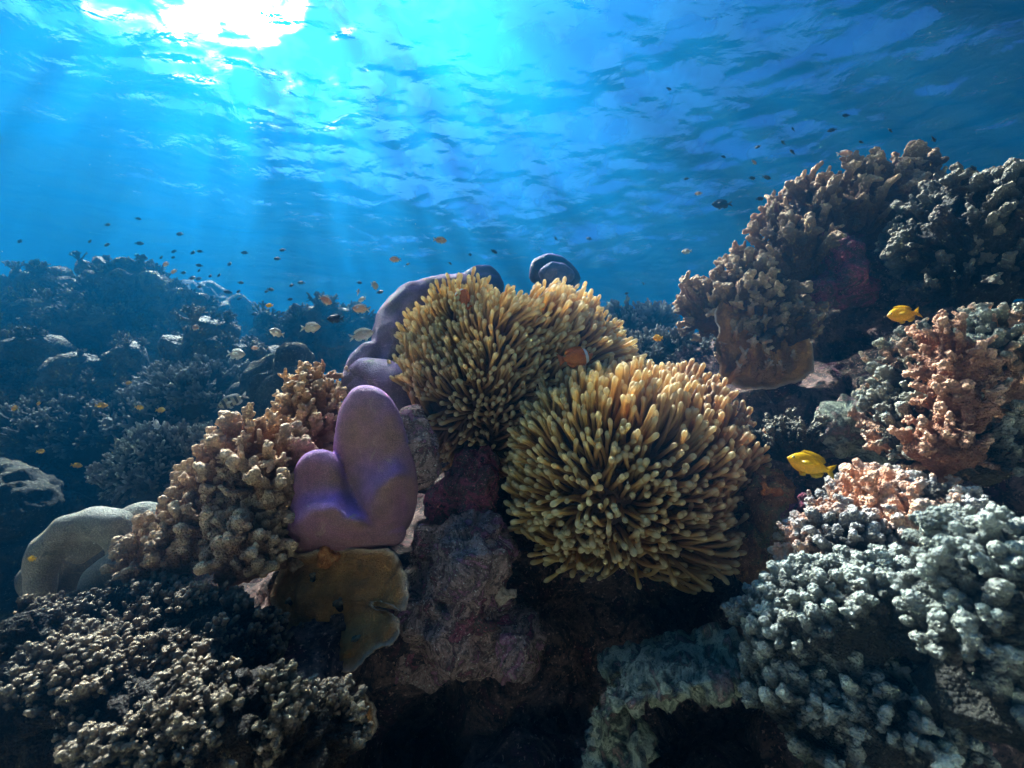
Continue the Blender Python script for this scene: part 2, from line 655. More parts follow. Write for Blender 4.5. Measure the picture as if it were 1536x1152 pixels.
def colony(name, label, cat, guides, style, mat, length, n, up=0.35, jit=0.35, group=None, voxel=None, back=-0.3,
           base_amp=0.02, low=-0.45, seed=0, lenvar=0.3, part='branch', gap=0.0):
    """A coral colony: a lumpy base (the thing) that carries its branches (parts)."""
    r = np.random.default_rng(1000 + seed)
    cen = np.mean([g[0] for g in guides], 0)
    voxel = voxel or max(0.006, length * 0.12)
    me = craggy(name, [(c, rr * 0.94) for c, rr in guides], voxel, base_amp, 1.6 / length * 0.35, base_amp * 0.5, seed)
    set_coords(me, coords(me) - cen)
    attr(me, 'tip', np.zeros(len(me.vertices)))
    root = link(name, me, mat, loc=cen)
    tag(root, label, cat, group)
    # spread the branch feet over the guides
    area = [np.prod(rr) ** (2 / 3) for c, rr in guides]
    pts = []
    for (c, rr), a in zip(guides, area):
        m = 900
        i = np.arange(m) + 0.5
        ph = np.arccos(1 - 2 * i / m)
        th = math.pi * (1 + 5 ** 0.5) * i + r.uniform(0, 6)
        dd = np.stack([np.cos(th) * np.sin(ph), np.sin(th) * np.sin(ph), np.cos(ph)], 1)
        p = c + dd * rr
        nn = dd / rr
        nn /= np.linalg.norm(nn, axis=1)[:, None]
        tocam = -p / np.linalg.norm(p, axis=1)[:, None]
        f = (nn * tocam).sum(1)
        ok = ((f > back) | (nn[:, 2] > 0.55)) & (nn[:, 2] > low)
        for (c2, r2) in guides:
            if c2 is not c:
                ok &= (((p - c2) / r2) ** 2).sum(1) > 0.9
        for q in np.where(ok)[0]:
            pts.append((p[q], nn[q]))
    if not pts:
        return root
    A = np.array([q[0] for q in pts])
    B = np.array([q[1] for q in pts])
    if gap:
        keep = fbm(A * 11, 2, seed + 70) > -gap
        A, B = A[keep], B[keep]
    # farthest-point choice gives an even cover
    n = min(n, len(A))
    sel = [int(r.integers(len(A)))]
    dist = np.linalg.norm(A - A[sel[0]], axis=1)
    for _ in range(n - 1):
        j = int(np.argmax(dist * (0.7 + 0.6 * r.random(len(A)))))
        sel.append(j)
        dist = np.minimum(dist, np.linalg.norm(A - A[j], axis=1))
    lib = branches(style) if isinstance(style, str) else sum([branches(q) for q in style], [])
    coarse = sum([COARSE[q] for q in ((style,) if isinstance(style, str) else style)], [])
    score = [(-(A[j] @ unit(A[j])) + 0.15 * (B[j] @ unit(-A[j]))) for j in sel]
    sel = [sel[k] for k in np.argsort(score)[::-1]]
    rest = []
    for num, j in enumerate(sel):
        d = unit(B[j] * (1 - up) + np.array([0, 0, up]) + r.normal(0, jit * 0.5, 3))
        me = lib[int(r.integers(len(lib)))]
        if num >= 99:
            q = (Vector(d).to_track_quat('Z', 'Y') @ Quaternion((0, 0, 1), r.uniform(0, 6.28))).to_matrix()
            V, F, T = coarse[int(r.integers(len(coarse)))]
            s = length * (1 + r.uniform(-lenvar, lenvar))
            rest.append((V * s @ np.array(q).T + (A[j] - cen - d * length * 0.12), F, T))
            continue
        o = bpy.data.objects.new(part, me)
        C.objects.link(o)
        o.material_slots[0].link = 'OBJECT'
        o.material_slots[0].material = mat
        o.parent = root
        q = Vector(d).to_track_quat('Z', 'Y') @ Quaternion((0, 0, 1), r.uniform(0, 6.28))
        o.rotation_mode = 'QUATERNION'
        o.rotation_quaternion = q
        o.location = A[j] - cen - d * length * 0.12
        s = length * (1 + r.uniform(-lenvar, lenvar))
        o.scale = (s * r.uniform(0.9, 1.1), s * r.uniform(0.9, 1.1), s)
    if rest:
        off = np.cumsum([0] + [len(q[0]) for q in rest[:-1]])
        m = new_mesh(part + '_cover', np.concatenate([q[0] for q in rest]), np.concatenate([q[1] + k for q, k in zip(rest, off)]))
        attr(m, 'tip', np.concatenate([q[2] for q in rest]))
        tag(link(part + '_cover', m, mat, root), kind='stuff')
    return root


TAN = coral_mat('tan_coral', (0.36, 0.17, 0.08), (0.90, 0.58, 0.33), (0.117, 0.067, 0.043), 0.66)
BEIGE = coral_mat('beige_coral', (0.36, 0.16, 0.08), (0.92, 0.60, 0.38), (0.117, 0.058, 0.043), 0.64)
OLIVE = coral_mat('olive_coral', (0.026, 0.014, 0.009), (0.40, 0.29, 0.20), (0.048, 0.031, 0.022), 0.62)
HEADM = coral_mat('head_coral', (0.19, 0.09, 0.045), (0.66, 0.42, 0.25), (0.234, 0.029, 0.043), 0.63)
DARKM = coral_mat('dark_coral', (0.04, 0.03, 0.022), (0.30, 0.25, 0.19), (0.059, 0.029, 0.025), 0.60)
PINK_LIT = coral_mat('pink_lit_coral', (0.07, 0.05, 0.035), (0.44, 0.40, 0.32), (0.82, 0.42, 0.26), 0.51)  # peach patches paint warm front light into the coral colour
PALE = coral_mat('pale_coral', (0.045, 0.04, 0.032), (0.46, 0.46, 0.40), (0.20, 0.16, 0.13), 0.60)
PEACH_LIT = coral_mat('peach_lit_coral', (0.06, 0.045, 0.035), (0.54, 0.48, 0.45), (0.84, 0.44, 0.28), 0.47)  # peach blotches are warm light put into the colour
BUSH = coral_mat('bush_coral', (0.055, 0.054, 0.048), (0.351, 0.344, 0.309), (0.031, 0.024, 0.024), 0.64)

# ---- left of the middle: tan knobby colonies climbing to the anemones
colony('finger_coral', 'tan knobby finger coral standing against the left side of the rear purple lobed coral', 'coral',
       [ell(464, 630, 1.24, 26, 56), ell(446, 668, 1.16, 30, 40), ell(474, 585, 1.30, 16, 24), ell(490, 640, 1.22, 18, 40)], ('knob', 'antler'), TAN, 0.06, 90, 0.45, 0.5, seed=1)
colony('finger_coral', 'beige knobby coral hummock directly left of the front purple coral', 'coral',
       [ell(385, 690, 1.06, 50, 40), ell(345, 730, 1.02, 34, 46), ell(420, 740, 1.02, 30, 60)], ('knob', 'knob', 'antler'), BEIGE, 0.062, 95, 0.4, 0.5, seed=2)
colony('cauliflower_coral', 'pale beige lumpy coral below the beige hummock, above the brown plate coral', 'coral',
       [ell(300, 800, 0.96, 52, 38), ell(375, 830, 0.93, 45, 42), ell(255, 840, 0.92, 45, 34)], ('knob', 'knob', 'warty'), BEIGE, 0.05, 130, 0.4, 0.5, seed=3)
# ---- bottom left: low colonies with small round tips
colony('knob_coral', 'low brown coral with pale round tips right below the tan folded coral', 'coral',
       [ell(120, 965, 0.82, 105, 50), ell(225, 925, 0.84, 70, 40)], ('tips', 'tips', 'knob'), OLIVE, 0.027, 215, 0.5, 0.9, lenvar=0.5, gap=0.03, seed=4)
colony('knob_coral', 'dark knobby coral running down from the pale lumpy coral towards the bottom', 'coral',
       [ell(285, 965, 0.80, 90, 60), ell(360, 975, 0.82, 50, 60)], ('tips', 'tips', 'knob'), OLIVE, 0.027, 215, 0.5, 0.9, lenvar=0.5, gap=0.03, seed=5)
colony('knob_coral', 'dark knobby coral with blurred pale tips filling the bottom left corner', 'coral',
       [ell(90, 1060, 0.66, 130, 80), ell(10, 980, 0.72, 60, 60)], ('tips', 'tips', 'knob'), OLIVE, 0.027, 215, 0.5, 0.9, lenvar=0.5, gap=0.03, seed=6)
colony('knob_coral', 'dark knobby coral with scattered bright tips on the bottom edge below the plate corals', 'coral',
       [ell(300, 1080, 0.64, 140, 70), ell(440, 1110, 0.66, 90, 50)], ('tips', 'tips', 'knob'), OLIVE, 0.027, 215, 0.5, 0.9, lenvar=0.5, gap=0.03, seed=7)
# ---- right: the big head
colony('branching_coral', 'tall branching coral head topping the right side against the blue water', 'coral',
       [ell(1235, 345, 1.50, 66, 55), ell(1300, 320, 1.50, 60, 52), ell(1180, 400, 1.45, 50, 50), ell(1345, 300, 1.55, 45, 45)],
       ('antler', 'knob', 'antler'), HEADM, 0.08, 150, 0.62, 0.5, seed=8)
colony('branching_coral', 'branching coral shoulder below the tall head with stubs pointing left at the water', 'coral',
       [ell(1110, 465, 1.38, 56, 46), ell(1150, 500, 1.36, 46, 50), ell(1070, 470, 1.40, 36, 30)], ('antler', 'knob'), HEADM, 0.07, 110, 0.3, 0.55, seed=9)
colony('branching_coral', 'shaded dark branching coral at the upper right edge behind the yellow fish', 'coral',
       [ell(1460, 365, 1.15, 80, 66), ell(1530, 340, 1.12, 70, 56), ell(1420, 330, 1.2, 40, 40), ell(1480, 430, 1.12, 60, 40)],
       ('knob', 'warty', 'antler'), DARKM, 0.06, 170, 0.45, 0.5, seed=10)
colony('branching_coral', 'grey finger coral bush with warm light painted on as peach blotches, right of the upper yellow fish', 'coral',
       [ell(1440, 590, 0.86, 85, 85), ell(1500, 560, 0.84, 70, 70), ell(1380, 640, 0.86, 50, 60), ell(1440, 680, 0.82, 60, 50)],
       ('antler', 'knob'), PINK_LIT, 0.046, 190, 0.35, 0.5, seed=11)
SALMON_LIT = coral_mat('salmon_lit_coral', (0.34, 0.13, 0.07), (0.94, 0.50, 0.32), (0.40, 0.34, 0.26), 0.64)  # salmon tone is a warm highlight painted into the coral colour
colony('branching_coral', 'coral spire painted in warm salmon light standing out of the grey finger coral bush at the right', 'coral',
       [ell(1428, 540, 0.76, 16, 46), ell(1440, 610, 0.74, 16, 40), ell(1415, 670, 0.74, 22, 30)], ('antler', 'knob'), SALMON_LIT, 0.038, 46, 0.5, 0.5, seed=24)
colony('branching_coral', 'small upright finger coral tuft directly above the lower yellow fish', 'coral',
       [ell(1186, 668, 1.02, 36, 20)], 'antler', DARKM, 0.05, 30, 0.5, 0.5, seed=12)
colony('cauliflower_coral', 'lumpy coral with warm peach light painted on, rising in a peak right of the lower yellow fish', 'coral',
       [ell(1325, 780, 0.78, 62, 50), ell(1270, 830, 0.76, 60, 40), ell(1400, 800, 0.72, 50, 50)], ('warty', 'knob', 'antler'), PEACH_LIT, 0.042, 210, 0.4, 0.45, seed=13)
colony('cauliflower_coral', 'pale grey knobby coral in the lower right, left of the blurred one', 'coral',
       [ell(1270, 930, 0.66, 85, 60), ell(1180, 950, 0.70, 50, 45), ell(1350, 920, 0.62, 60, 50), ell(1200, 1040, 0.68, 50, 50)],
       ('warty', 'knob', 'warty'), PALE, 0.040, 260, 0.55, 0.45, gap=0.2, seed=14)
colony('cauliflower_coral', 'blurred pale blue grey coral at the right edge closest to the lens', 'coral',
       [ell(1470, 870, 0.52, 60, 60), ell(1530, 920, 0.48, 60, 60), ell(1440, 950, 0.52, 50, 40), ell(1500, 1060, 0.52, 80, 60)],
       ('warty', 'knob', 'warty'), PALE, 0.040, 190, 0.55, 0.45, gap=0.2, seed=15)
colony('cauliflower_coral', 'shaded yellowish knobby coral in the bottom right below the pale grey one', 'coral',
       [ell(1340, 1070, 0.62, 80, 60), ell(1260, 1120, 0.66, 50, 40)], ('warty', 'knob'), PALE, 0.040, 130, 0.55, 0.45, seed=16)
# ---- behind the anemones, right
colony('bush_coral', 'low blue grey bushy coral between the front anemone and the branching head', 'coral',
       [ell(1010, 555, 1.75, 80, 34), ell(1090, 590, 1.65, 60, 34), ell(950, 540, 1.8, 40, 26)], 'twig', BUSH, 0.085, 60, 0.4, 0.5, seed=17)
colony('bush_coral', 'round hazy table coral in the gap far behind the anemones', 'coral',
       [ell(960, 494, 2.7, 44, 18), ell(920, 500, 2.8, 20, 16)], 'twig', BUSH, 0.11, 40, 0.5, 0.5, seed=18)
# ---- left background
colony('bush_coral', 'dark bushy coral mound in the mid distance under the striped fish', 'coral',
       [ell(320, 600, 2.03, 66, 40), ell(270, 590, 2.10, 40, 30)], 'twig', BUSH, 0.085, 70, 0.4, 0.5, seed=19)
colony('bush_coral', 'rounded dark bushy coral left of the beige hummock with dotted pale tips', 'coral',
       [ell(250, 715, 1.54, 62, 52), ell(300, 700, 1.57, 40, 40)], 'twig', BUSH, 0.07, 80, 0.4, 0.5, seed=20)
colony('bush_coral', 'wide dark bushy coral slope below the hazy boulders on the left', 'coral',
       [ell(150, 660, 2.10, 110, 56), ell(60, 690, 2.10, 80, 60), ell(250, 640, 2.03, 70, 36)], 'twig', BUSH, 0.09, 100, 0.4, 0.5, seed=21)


# ------------------------------------------------------------------ smooth lobed corals
def lobed_mat(name, brown, edge, pale, grain=420.0, patch=None):
    m, t, n, l = shader(name)
    out = n('ShaderNodeOutputMaterial')
    b = n('ShaderNodeBsdfPrincipled')
    g = n('ShaderNodeNewGeometry')
    pos = g.outputs['Position']
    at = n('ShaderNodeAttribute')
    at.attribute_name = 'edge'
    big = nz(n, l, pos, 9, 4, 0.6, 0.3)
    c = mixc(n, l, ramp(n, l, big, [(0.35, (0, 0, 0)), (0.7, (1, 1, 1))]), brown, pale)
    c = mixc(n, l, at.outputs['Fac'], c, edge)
    if patch:
        c = mixc(n, l, ramp(n, l, nz(n, l, pos, 16, 5, 0.65, 0.6), [(0.60, (0, 0, 0)), (0.68, (1, 1, 1))]), c, patch)
    vo = n('ShaderNodeTexVoronoi')
    vo.inputs['Scale'].default_value = grain
    l(pos, vo.inputs['Vector'])
    dots = ramp(n, l, vo.outputs['Distance'], [(0.12, (1.45, 1.4, 1.35)), (0.5, (0.82, 0.82, 0.82))])
    c = mixc(n, l, 1.0, c, dots, 'MULTIPLY')
    v = ramp(n, l, nz(n, l, pos, 45, 4), [(0.3, (0.8, 0.8, 0.8)), (0.7, (1.12, 1.12, 1.12))])
    c = mixc(n, l, 1.0, c, v, 'MULTIPLY')
    l(c, b.inputs['Base Color'])
    b.inputs['Roughness'].default_value = 0.6
    b.inputs['Specular IOR Level'].default_value = 0.25
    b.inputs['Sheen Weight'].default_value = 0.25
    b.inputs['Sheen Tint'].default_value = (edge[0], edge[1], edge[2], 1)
    bp = n('ShaderNodeBump')
    bp.inputs['Strength'].default_value = 0.7
    bp.inputs['Distance'].default_value = 0.003
    bp.invert = True
    l(vo.outputs['Distance'], bp.inputs['Height'])
    bp2 = n('ShaderNodeBump')
    bp2.inputs['Strength'].default_value = 0.55
    bp2.inputs['Distance'].default_value = 0.008
    l(nz(n, l, pos, 30, 3), bp2.inputs['Height'])
    l(bp.outputs[0], bp2.inputs['Normal'])
    l(bp2.outputs[0], b.inputs['Normal'])
    l(b.outputs[0], out.inputs['Surface'])
    return m


def lobe(name, keys, mat, voxel=0.006, smooth=14, amp=0.004, seed=0, parent=None, cen=None, edge=(0.2, 0.9)):
    """keys: runs of (px, py, d, radius px[, flattening in depth])."""
    cs, rs = [], []
    for run in keys:
        for a in range(len(run)):
            p0 = run[a]
            p1 = run[min(a + 1, len(run) - 1)]
            for t in np.linspace(0, 1, 7, endpoint=False) if p1 is not p0 else [0]:
                px, py, d, rr = [p0[i] * (1 - t) + p1[i] * t for i in range(4)]
                fl = p0[4] if len(p0) > 4 else 1.0
                k = rr * d / FPX
                cs.append(P(px, py, d))
                rs.append((k, k * fl, k))
    V, F = spheres(cs, np.array(rs))
    me = remesh(name, V, F, voxel, smooth)
    V = coords(me)
    N = normals(me)
    V = V + N * (amp * fbm(V * 9, 3, seed))[:, None]
    set_coords(me, V)
    N = normals(me)
    # edge colour: stronger where the skin faces up and to the left
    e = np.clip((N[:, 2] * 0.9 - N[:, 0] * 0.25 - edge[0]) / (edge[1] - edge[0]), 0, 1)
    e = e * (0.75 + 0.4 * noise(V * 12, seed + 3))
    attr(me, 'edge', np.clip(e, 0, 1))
    c = V.mean(0) if cen is None else cen
    set_coords(me, V - c)
    return link(name, me, mat, parent, loc=None if parent is not None else c), c


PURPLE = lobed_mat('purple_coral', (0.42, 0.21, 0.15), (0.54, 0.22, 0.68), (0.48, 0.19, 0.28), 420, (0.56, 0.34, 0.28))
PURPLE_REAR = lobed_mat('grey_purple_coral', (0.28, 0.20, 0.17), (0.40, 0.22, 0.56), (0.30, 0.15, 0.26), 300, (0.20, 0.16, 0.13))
FOLDM = lobed_mat('tan_folded_coral', (0.32, 0.26, 0.20), (0.50, 0.44, 0.36), (0.22, 0.17, 0.13), 300, (0.10, 0.08, 0.065))
FOLDDARK = lobed_mat('mottled_fold', (0.13, 0.10, 0.075), (0.20, 0.17, 0.13), (0.08, 0.065, 0.05), 300, (0.30, 0.26, 0.18))  # darker mottled colouring for the recessed face
FARM = lobed_mat('far_lobed_coral', (0.05, 0.045, 0.08), (0.20, 0.13, 0.50), (0.07, 0.055, 0.10), 160)
FARLAV = lobed_mat('far_lavender_coral', (0.10, 0.09, 0.16), (0.38, 0.30, 0.70), (0.16, 0.13, 0.26), 160)

def swollen(outline, cp, d0, front, back, bumps):
    """A thick fleshy lobe: its outline swells to both sides by front / back metres; bumps (px, py, sx, sy, metres) push the near side out."""
    K, M = len(outline), 46
    o2 = []
    for a in range(K):
        p, q = np.array(outline[a], float), np.array(outline[(a + 1) % K], float)
        for t in np.linspace(0, 1, 8, endpoint=False):
            o2.append(p * (1 - t) + q * t)
    o2 = np.array(o2)
    o2 = np.array(cp, float) + (o2 - np.array(cp, float)) * 1.07
    for _ in range(24):
        o2 = 0.5 * o2 + 0.25 * (np.roll(o2, 1, 0) + np.roll(o2, -1, 0))
    n, c = len(o2), np.array(cp, float)
    kk = np.arange(n)
    k1 = (kk + 1) % n
    sheets = []
    for sg, th in ((-1, front), (1, back)):
        V = []
        for i in range(M + 1):
            t = (i / M) ** 0.7
            q = c * (1 - t) + o2 * t
            pr = (1 - t ** 2.6) ** 0.5 * th
            if sg < 0:
                for bx, by, sx, sy, am in bumps:
                    pr = pr + am * np.exp(-((q[:, 0] - bx) / sx) ** 2 - ((q[:, 1] - by) / sy) ** 2) * (1 - t ** 5)
            d = d0 + sg * pr
            V.append(np.stack([P(x, y, z) for (x, y), z in zip(q, np.broadcast_to(d, n))]))
        sheets.append(np.concatenate(V))
    F, off = [], (M + 1) * n
    for i in range(M):
        a = i * n
        F.append(np.stack([a + kk, a + n + kk, a + n + k1, a + k1], 1))
        F.append(np.stack([off + a + kk, off + a + k1, off + a + n + k1, off + a + n + kk], 1))
    a = M * n
    F.append(np.stack([a + kk, off + a + kk, off + a + k1, a + k1], 1))
    return np.concatenate(sheets), np.concatenate(F)


VA, FA = swollen([(545, 583), (565, 585), (583, 597), (596, 620), (603, 645), (612, 672), (621, 700), (625, 735), (620, 765), (608, 790), (590, 812), (565, 822),
                                (540, 815), (525, 790), (519, 760), (513, 735), (507, 705), (504, 675), (505, 645), (511, 620), (521, 598), (533, 587)],
                (566, 712), 1.01, 0.045, 0.06,
                [(596, 712, 20, 20, 0.034), (574, 728, 24, 20, 0.030), (582, 775, 40, 38, 0.056), (556, 752, 22, 22, 0.020), (538, 675, 26, 40, -0.018), (575, 640, 18, 40, 0.008)])
VB, FB = swollen([(480, 676), (496, 680), (507, 694), (514, 715), (522, 738), (534, 754), (548, 766), (566, 780), (580, 794), (582, 808), (570, 822), (556, 830), (535, 834), (500, 835),
                 (465, 830), (440, 822), (428, 806), (428, 788), (435, 765), (437, 740), (441, 715), (450, 693), (464, 680)],
        (488, 765), 0.975, 0.040, 0.06,
        [(446, 786, 20, 20, 0.028), (476, 766, 24, 17, 0.034), (504, 758, 18, 18, 0.030), (530, 778, 26, 17, 0.034), (556, 800, 26, 22, 0.020), (495, 800, 50, 26, 0.036), (466, 722, 22, 26, -0.012)])

VC, FC = spheres([ell(584, 800, 0.965, 26, 18)[0], ell(560, 792, 0.955, 26, 24)[0]], np.array([ell(584, 800, 0.965, 26, 18)[1], ell(560, 792, 0.955, 26, 24)[1]]))
FAB = [np.stack([F[:, 0], F[:, 1], F[:, 2]], 1) for F in (FA, FB)] + [np.stack([F[:, 0], F[:, 2], F[:, 3]], 1) for F in (FA, FB)]
me = remesh('lobed_coral', np.concatenate([VA, VB, VC]), np.concatenate([FAB[0], FAB[2], FAB[1] + len(VA), FAB[3] + len(VA), FC + len(VA) + len(VB)]), 0.0042, 16)
V = coords(me)
V = V + normals(me) * (0.0035 * fbm(V * 11, 3, 2))[:, None]
set_coords(me, V)
N = normals(me)
attr(me, 'edge', np.clip((N[:, 2] * 0.95 - N[:, 0] * 0.2 + 0.10) / 0.85, 0, 1) * np.clip(0.85 + 0.4 * noise(V * 14, 5), 0, 1))  # edge colour grows on skin facing up and left
c0 = V.mean(0)
set_coords(me, V - c0)
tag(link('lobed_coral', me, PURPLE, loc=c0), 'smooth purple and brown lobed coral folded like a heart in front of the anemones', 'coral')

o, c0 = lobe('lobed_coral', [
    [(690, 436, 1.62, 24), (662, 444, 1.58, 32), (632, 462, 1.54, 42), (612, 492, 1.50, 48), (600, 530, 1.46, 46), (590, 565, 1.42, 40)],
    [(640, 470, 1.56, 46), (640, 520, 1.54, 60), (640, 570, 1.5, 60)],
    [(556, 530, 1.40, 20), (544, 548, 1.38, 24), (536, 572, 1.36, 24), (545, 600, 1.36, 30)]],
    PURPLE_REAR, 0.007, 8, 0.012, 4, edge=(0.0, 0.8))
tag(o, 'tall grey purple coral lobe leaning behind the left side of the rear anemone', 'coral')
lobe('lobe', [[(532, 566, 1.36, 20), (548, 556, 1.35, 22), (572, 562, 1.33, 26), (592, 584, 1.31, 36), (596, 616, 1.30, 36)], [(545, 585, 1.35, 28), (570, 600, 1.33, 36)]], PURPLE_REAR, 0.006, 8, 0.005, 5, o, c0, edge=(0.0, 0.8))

o, c0 = lobe('folded_coral', [
    [(60, 900, 0.94, 22), (60, 855, 0.94, 23), (72, 818, 0.94, 24), (100, 792, 0.94, 25), (138, 784, 0.95, 25), (170, 790, 0.95, 26), (194, 812, 0.96, 26), (202, 850, 0.97, 34)],
    [(120, 835, 0.965, 16), (140, 818, 0.965, 16)]], FOLDM, 0.006, 13, 0.008, 6, edge=(0.2, 0.9))
tag(o, 'smooth tan coral folded into an arch above the dark knobby coral', 'coral')
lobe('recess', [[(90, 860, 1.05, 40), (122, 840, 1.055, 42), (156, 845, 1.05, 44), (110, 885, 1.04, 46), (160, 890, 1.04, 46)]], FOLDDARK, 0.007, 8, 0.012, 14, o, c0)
lobe('lobe', [[(138, 890, 0.93, 22), (150, 868, 0.92, 24), (176, 848, 0.92, 24), (205, 846, 0.92, 24), (225, 860, 0.93, 26)], [(180, 880, 0.94, 34), (215, 880, 0.94, 34)]], FOLDM, 0.006, 20, 0.004, 7, o, c0, edge=(0.2, 0.9))
o, c0 = lobe('folded_coral', [[(198, 782, 1.00, 26), (218, 776, 1.00, 27), (238, 788, 1.00, 28), (225, 830, 1.00, 50)]], FOLDM, 0.007, 16, 0.004, 8, edge=(0.2, 0.9))
tag(o, 'small smooth tan dome of coral just behind the folded arch', 'coral')

o, c0 = lobe('lobed_coral', [[(718, 410, 2.2, 13), (732, 408, 2.2, 12), (742, 416, 2.2, 10)], [(712, 425, 2.2, 22), (735, 430, 2.2, 22)]], FARM, 0.012, 8, 0.006, 9)
tag(o, 'small dark blue coral lobe peeking over the left half of the rear anemone', 'coral')
o, c0 = lobe('lobed_coral', [[(805, 415, 2.0, 12), (808, 398, 2.0, 13), (822, 392, 2.0, 13), (838, 394, 2.0, 12), (850, 404, 2.0, 12), (858, 418, 2.0, 14)], [(830, 420, 2.1, 30)]], FARM, 0.01, 8, 0.004, 10)
tag(o, 'dark blue coral lobes with a lavender inner lobe peeking over the rear anemone', 'coral')
lobe('lobe', [[(818, 410, 1.95, 11), (828, 402, 1.95, 11), (842, 404, 1.95, 11), (852, 413, 1.95, 12)], [(830, 422, 2.0, 20)]], FARLAV, 0.01, 8, 0.004, 11, o, c0)
o, c0 = lobe('lobed_coral', [[(330, 610, 2.1, 12), (334, 592, 2.1, 14), (348, 588, 2.1, 13), (356, 596, 2.1, 12)], [(340, 618, 2.15, 26)]], FARM, 0.012, 8, 0.005, 12)
tag(o, 'dark rounded coral with a bright blue rim behind the striped fish', 'coral')

# ------------------------------------------------------------------ plate corals
PLATE = coral_mat('brown_plate', (0.64, 0.28, 0.09), (0.88, 0.62, 0.46), (0.26, 0.12, 0.055), 0.54, 300, 0.003, 40)


def plate(name, label, outline, cp, depth, thick, mat, seed, rim=0.88, wave=0.02, group=None):
    """A thin coral plate: an outline fanned from a middle pixel, laid on a sloping sheet depth(px, py)."""
    M, K = 22, len(outline)
    o2 = []
    for a in range(K):                           # refine the outline
        p, q = np.array(outline[a], float), np.array(outline[(a + 1) % K], float)
        for t in np.linspace(0, 1, 5, endpoint=False):
            o2.append(p * (1 - t) + q * t)
    o2 = np.array(o2)
    for _ in range(2):
        o2 = 0.5 * o2 + 0.25 * (np.roll(o2, 1, 0) + np.roll(o2, -1, 0))
    r = np.random.default_rng(seed)
    o2 += r.normal(0, 0.8, o2.shape) + 4.5 * np.stack([fbm(np.stack([o2[:, 0] * 0.03, o2[:, 1] * 0.03, o2[:, 0] * 0 + q], 1), 3, seed) for q in (0.3, 7.7)], 1)
    n = len(o2)
    c = np.array(cp, float)
    top, tt = [], []
    for i in range(M + 1):
        t = (i / M) ** 0.8
        for k in range(n):
            q = c * (1 - t) + o2[k] * t
            top.append(P(q[0], q[1], depth(q[0], q[1])))
            tt.append(t)
    top = np.array(top)
    tt = np.array(tt)
    nn = unit(np.cross(top[M * n + n // 4] - top[0], top[M * n] - top[0]))
    if nn @ (-top[0]) < 0:
        nn = -nn
    top = top + nn * (wave * fbm(top * 11, 3, seed) + 0.004 * fbm(top * 40, 2, seed + 5) + 0.0022 * np.sin(tt * 46 + 3 * fbm(top * 9, 2, seed + 8)) * tt + 0.006 * np.clip((tt - 0.85) / 0.15, 0, 1))[:, None]
    # close the fold: upper sheet, rounded rim, under sheet
    rimv = top[M * n:] + (top[M * n:] - top[(M - 1) * n:M * n]) * 0.5 - nn * thick * 0.5
    bot = top - nn * thick * (0.6 + 1.6 * (1 - tt))[:, None]
    V = np.concatenate([top, rimv, bot])
    F = []
    kk = np.arange(n)
    k1 = (kk + 1) % n
    for i in range(M):
        F.append(np.stack([i * n + kk, (i + 1) * n + kk, (i + 1) * n + k1, i * n + k1], 1))
    b0 = len(top)
    F.append(np.stack([M * n + kk, b0 + kk, b0 + k1, M * n + k1], 1))
    b1 = b0 + n
    F.append(np.stack([b0 + kk, b1 + M * n + kk, b1 + M * n + k1, b0 + k1], 1))
    for i in range(M):
        F.append(np.stack([b1 + (i + 1) * n + kk, b1 + i * n + kk, b1 + i * n + k1, b1 + (i + 1) * n + k1], 1))
    tip = np.concatenate([np.clip((tt - rim) / (1 - rim), 0, 1) ** 1.5, np.ones(n), np.zeros(len(bot))])
    cen = V.mean(0)
    me = new_mesh(name, V - cen, np.concatenate(F))
    attr(me, 'tip', tip)
    o = link(name, me, mat, loc=cen)
    tag(o, label, 'coral', group)
    return o, cen


p1, pc1 = plate('plate_coral', 'brown plate coral with a pale notched rim under the front purple coral',
                [(418, 845), (470, 828), (520, 822), (585, 822), (603, 838), (611, 868), (615, 900), (610, 918), (600, 915), (580, 902), (566, 902),
                 (566, 910), (582, 917), (598, 932), (601, 950), (596, 962), (570, 968), (550, 985), (530, 1003), (508, 1014), (490, 1018), (466, 1005),
                 (444, 990), (430, 970), (415, 930), (405, 890)], (500, 900), lambda x, y: 0.95 - 0.0006 * (y - 830) - 0.0002 * (x - 500), 0.010, PLATE, 21)
p2, _ = plate('plate_coral', 'dim brown plate coral lying below the notched plate, deep in shade',
              [(420, 1010), (470, 1020), (520, 1022), (552, 1040), (566, 1065), (566, 1085), (550, 1110), (520, 1128), (470, 1135), (430, 1110)],
              (480, 1070), lambda x, y: 0.93 - 0.0005 * (y - 1000), 0.010, PLATE, 22)
p3, pc3 = plate('plate_coral', 'brown plate coral with a thin pale rim hanging under the branching coral shoulder',
                [(1090, 430), (1130, 420), (1165, 440), (1190, 462), (1206, 492), (1217, 525), (1216, 545), (1205, 562), (1185, 576), (1150, 584), (1110, 582),
                 (1080, 560), (1070, 520), (1075, 470)], (1140, 510), lambda x, y: 1.26 + 0.0004 * (580 - y) + 0.0003 * (x - 1140), 0.010, PLATE, 23, 0.94)
lib = branches('antler')
for k, (x, y) in enumerate([(1085, 540), (1100, 515), (1108, 555), (1130, 535), (1150, 500), (1155, 545), (1175, 525), (1190, 550), (1120, 490), (1165, 570), (1095, 570), (1140, 565)]):
    b = link('stub', lib[k % 8], PLATE, p3, P(x, y, 1.26 + 0.0004 * (580 - y) + 0.0003 * (x - 1140)) - pc3)
    b.rotation_mode = 'QUATERNION'
    b.rotation_quaternion = Vector((random.uniform(-.4, .4), -0.7, 0.8)).to_track_quat('Z', 'Y')
    s = random.uniform(0.045, 0.075)
    b.scale = (s, s, s)
lib = branches('cauli')
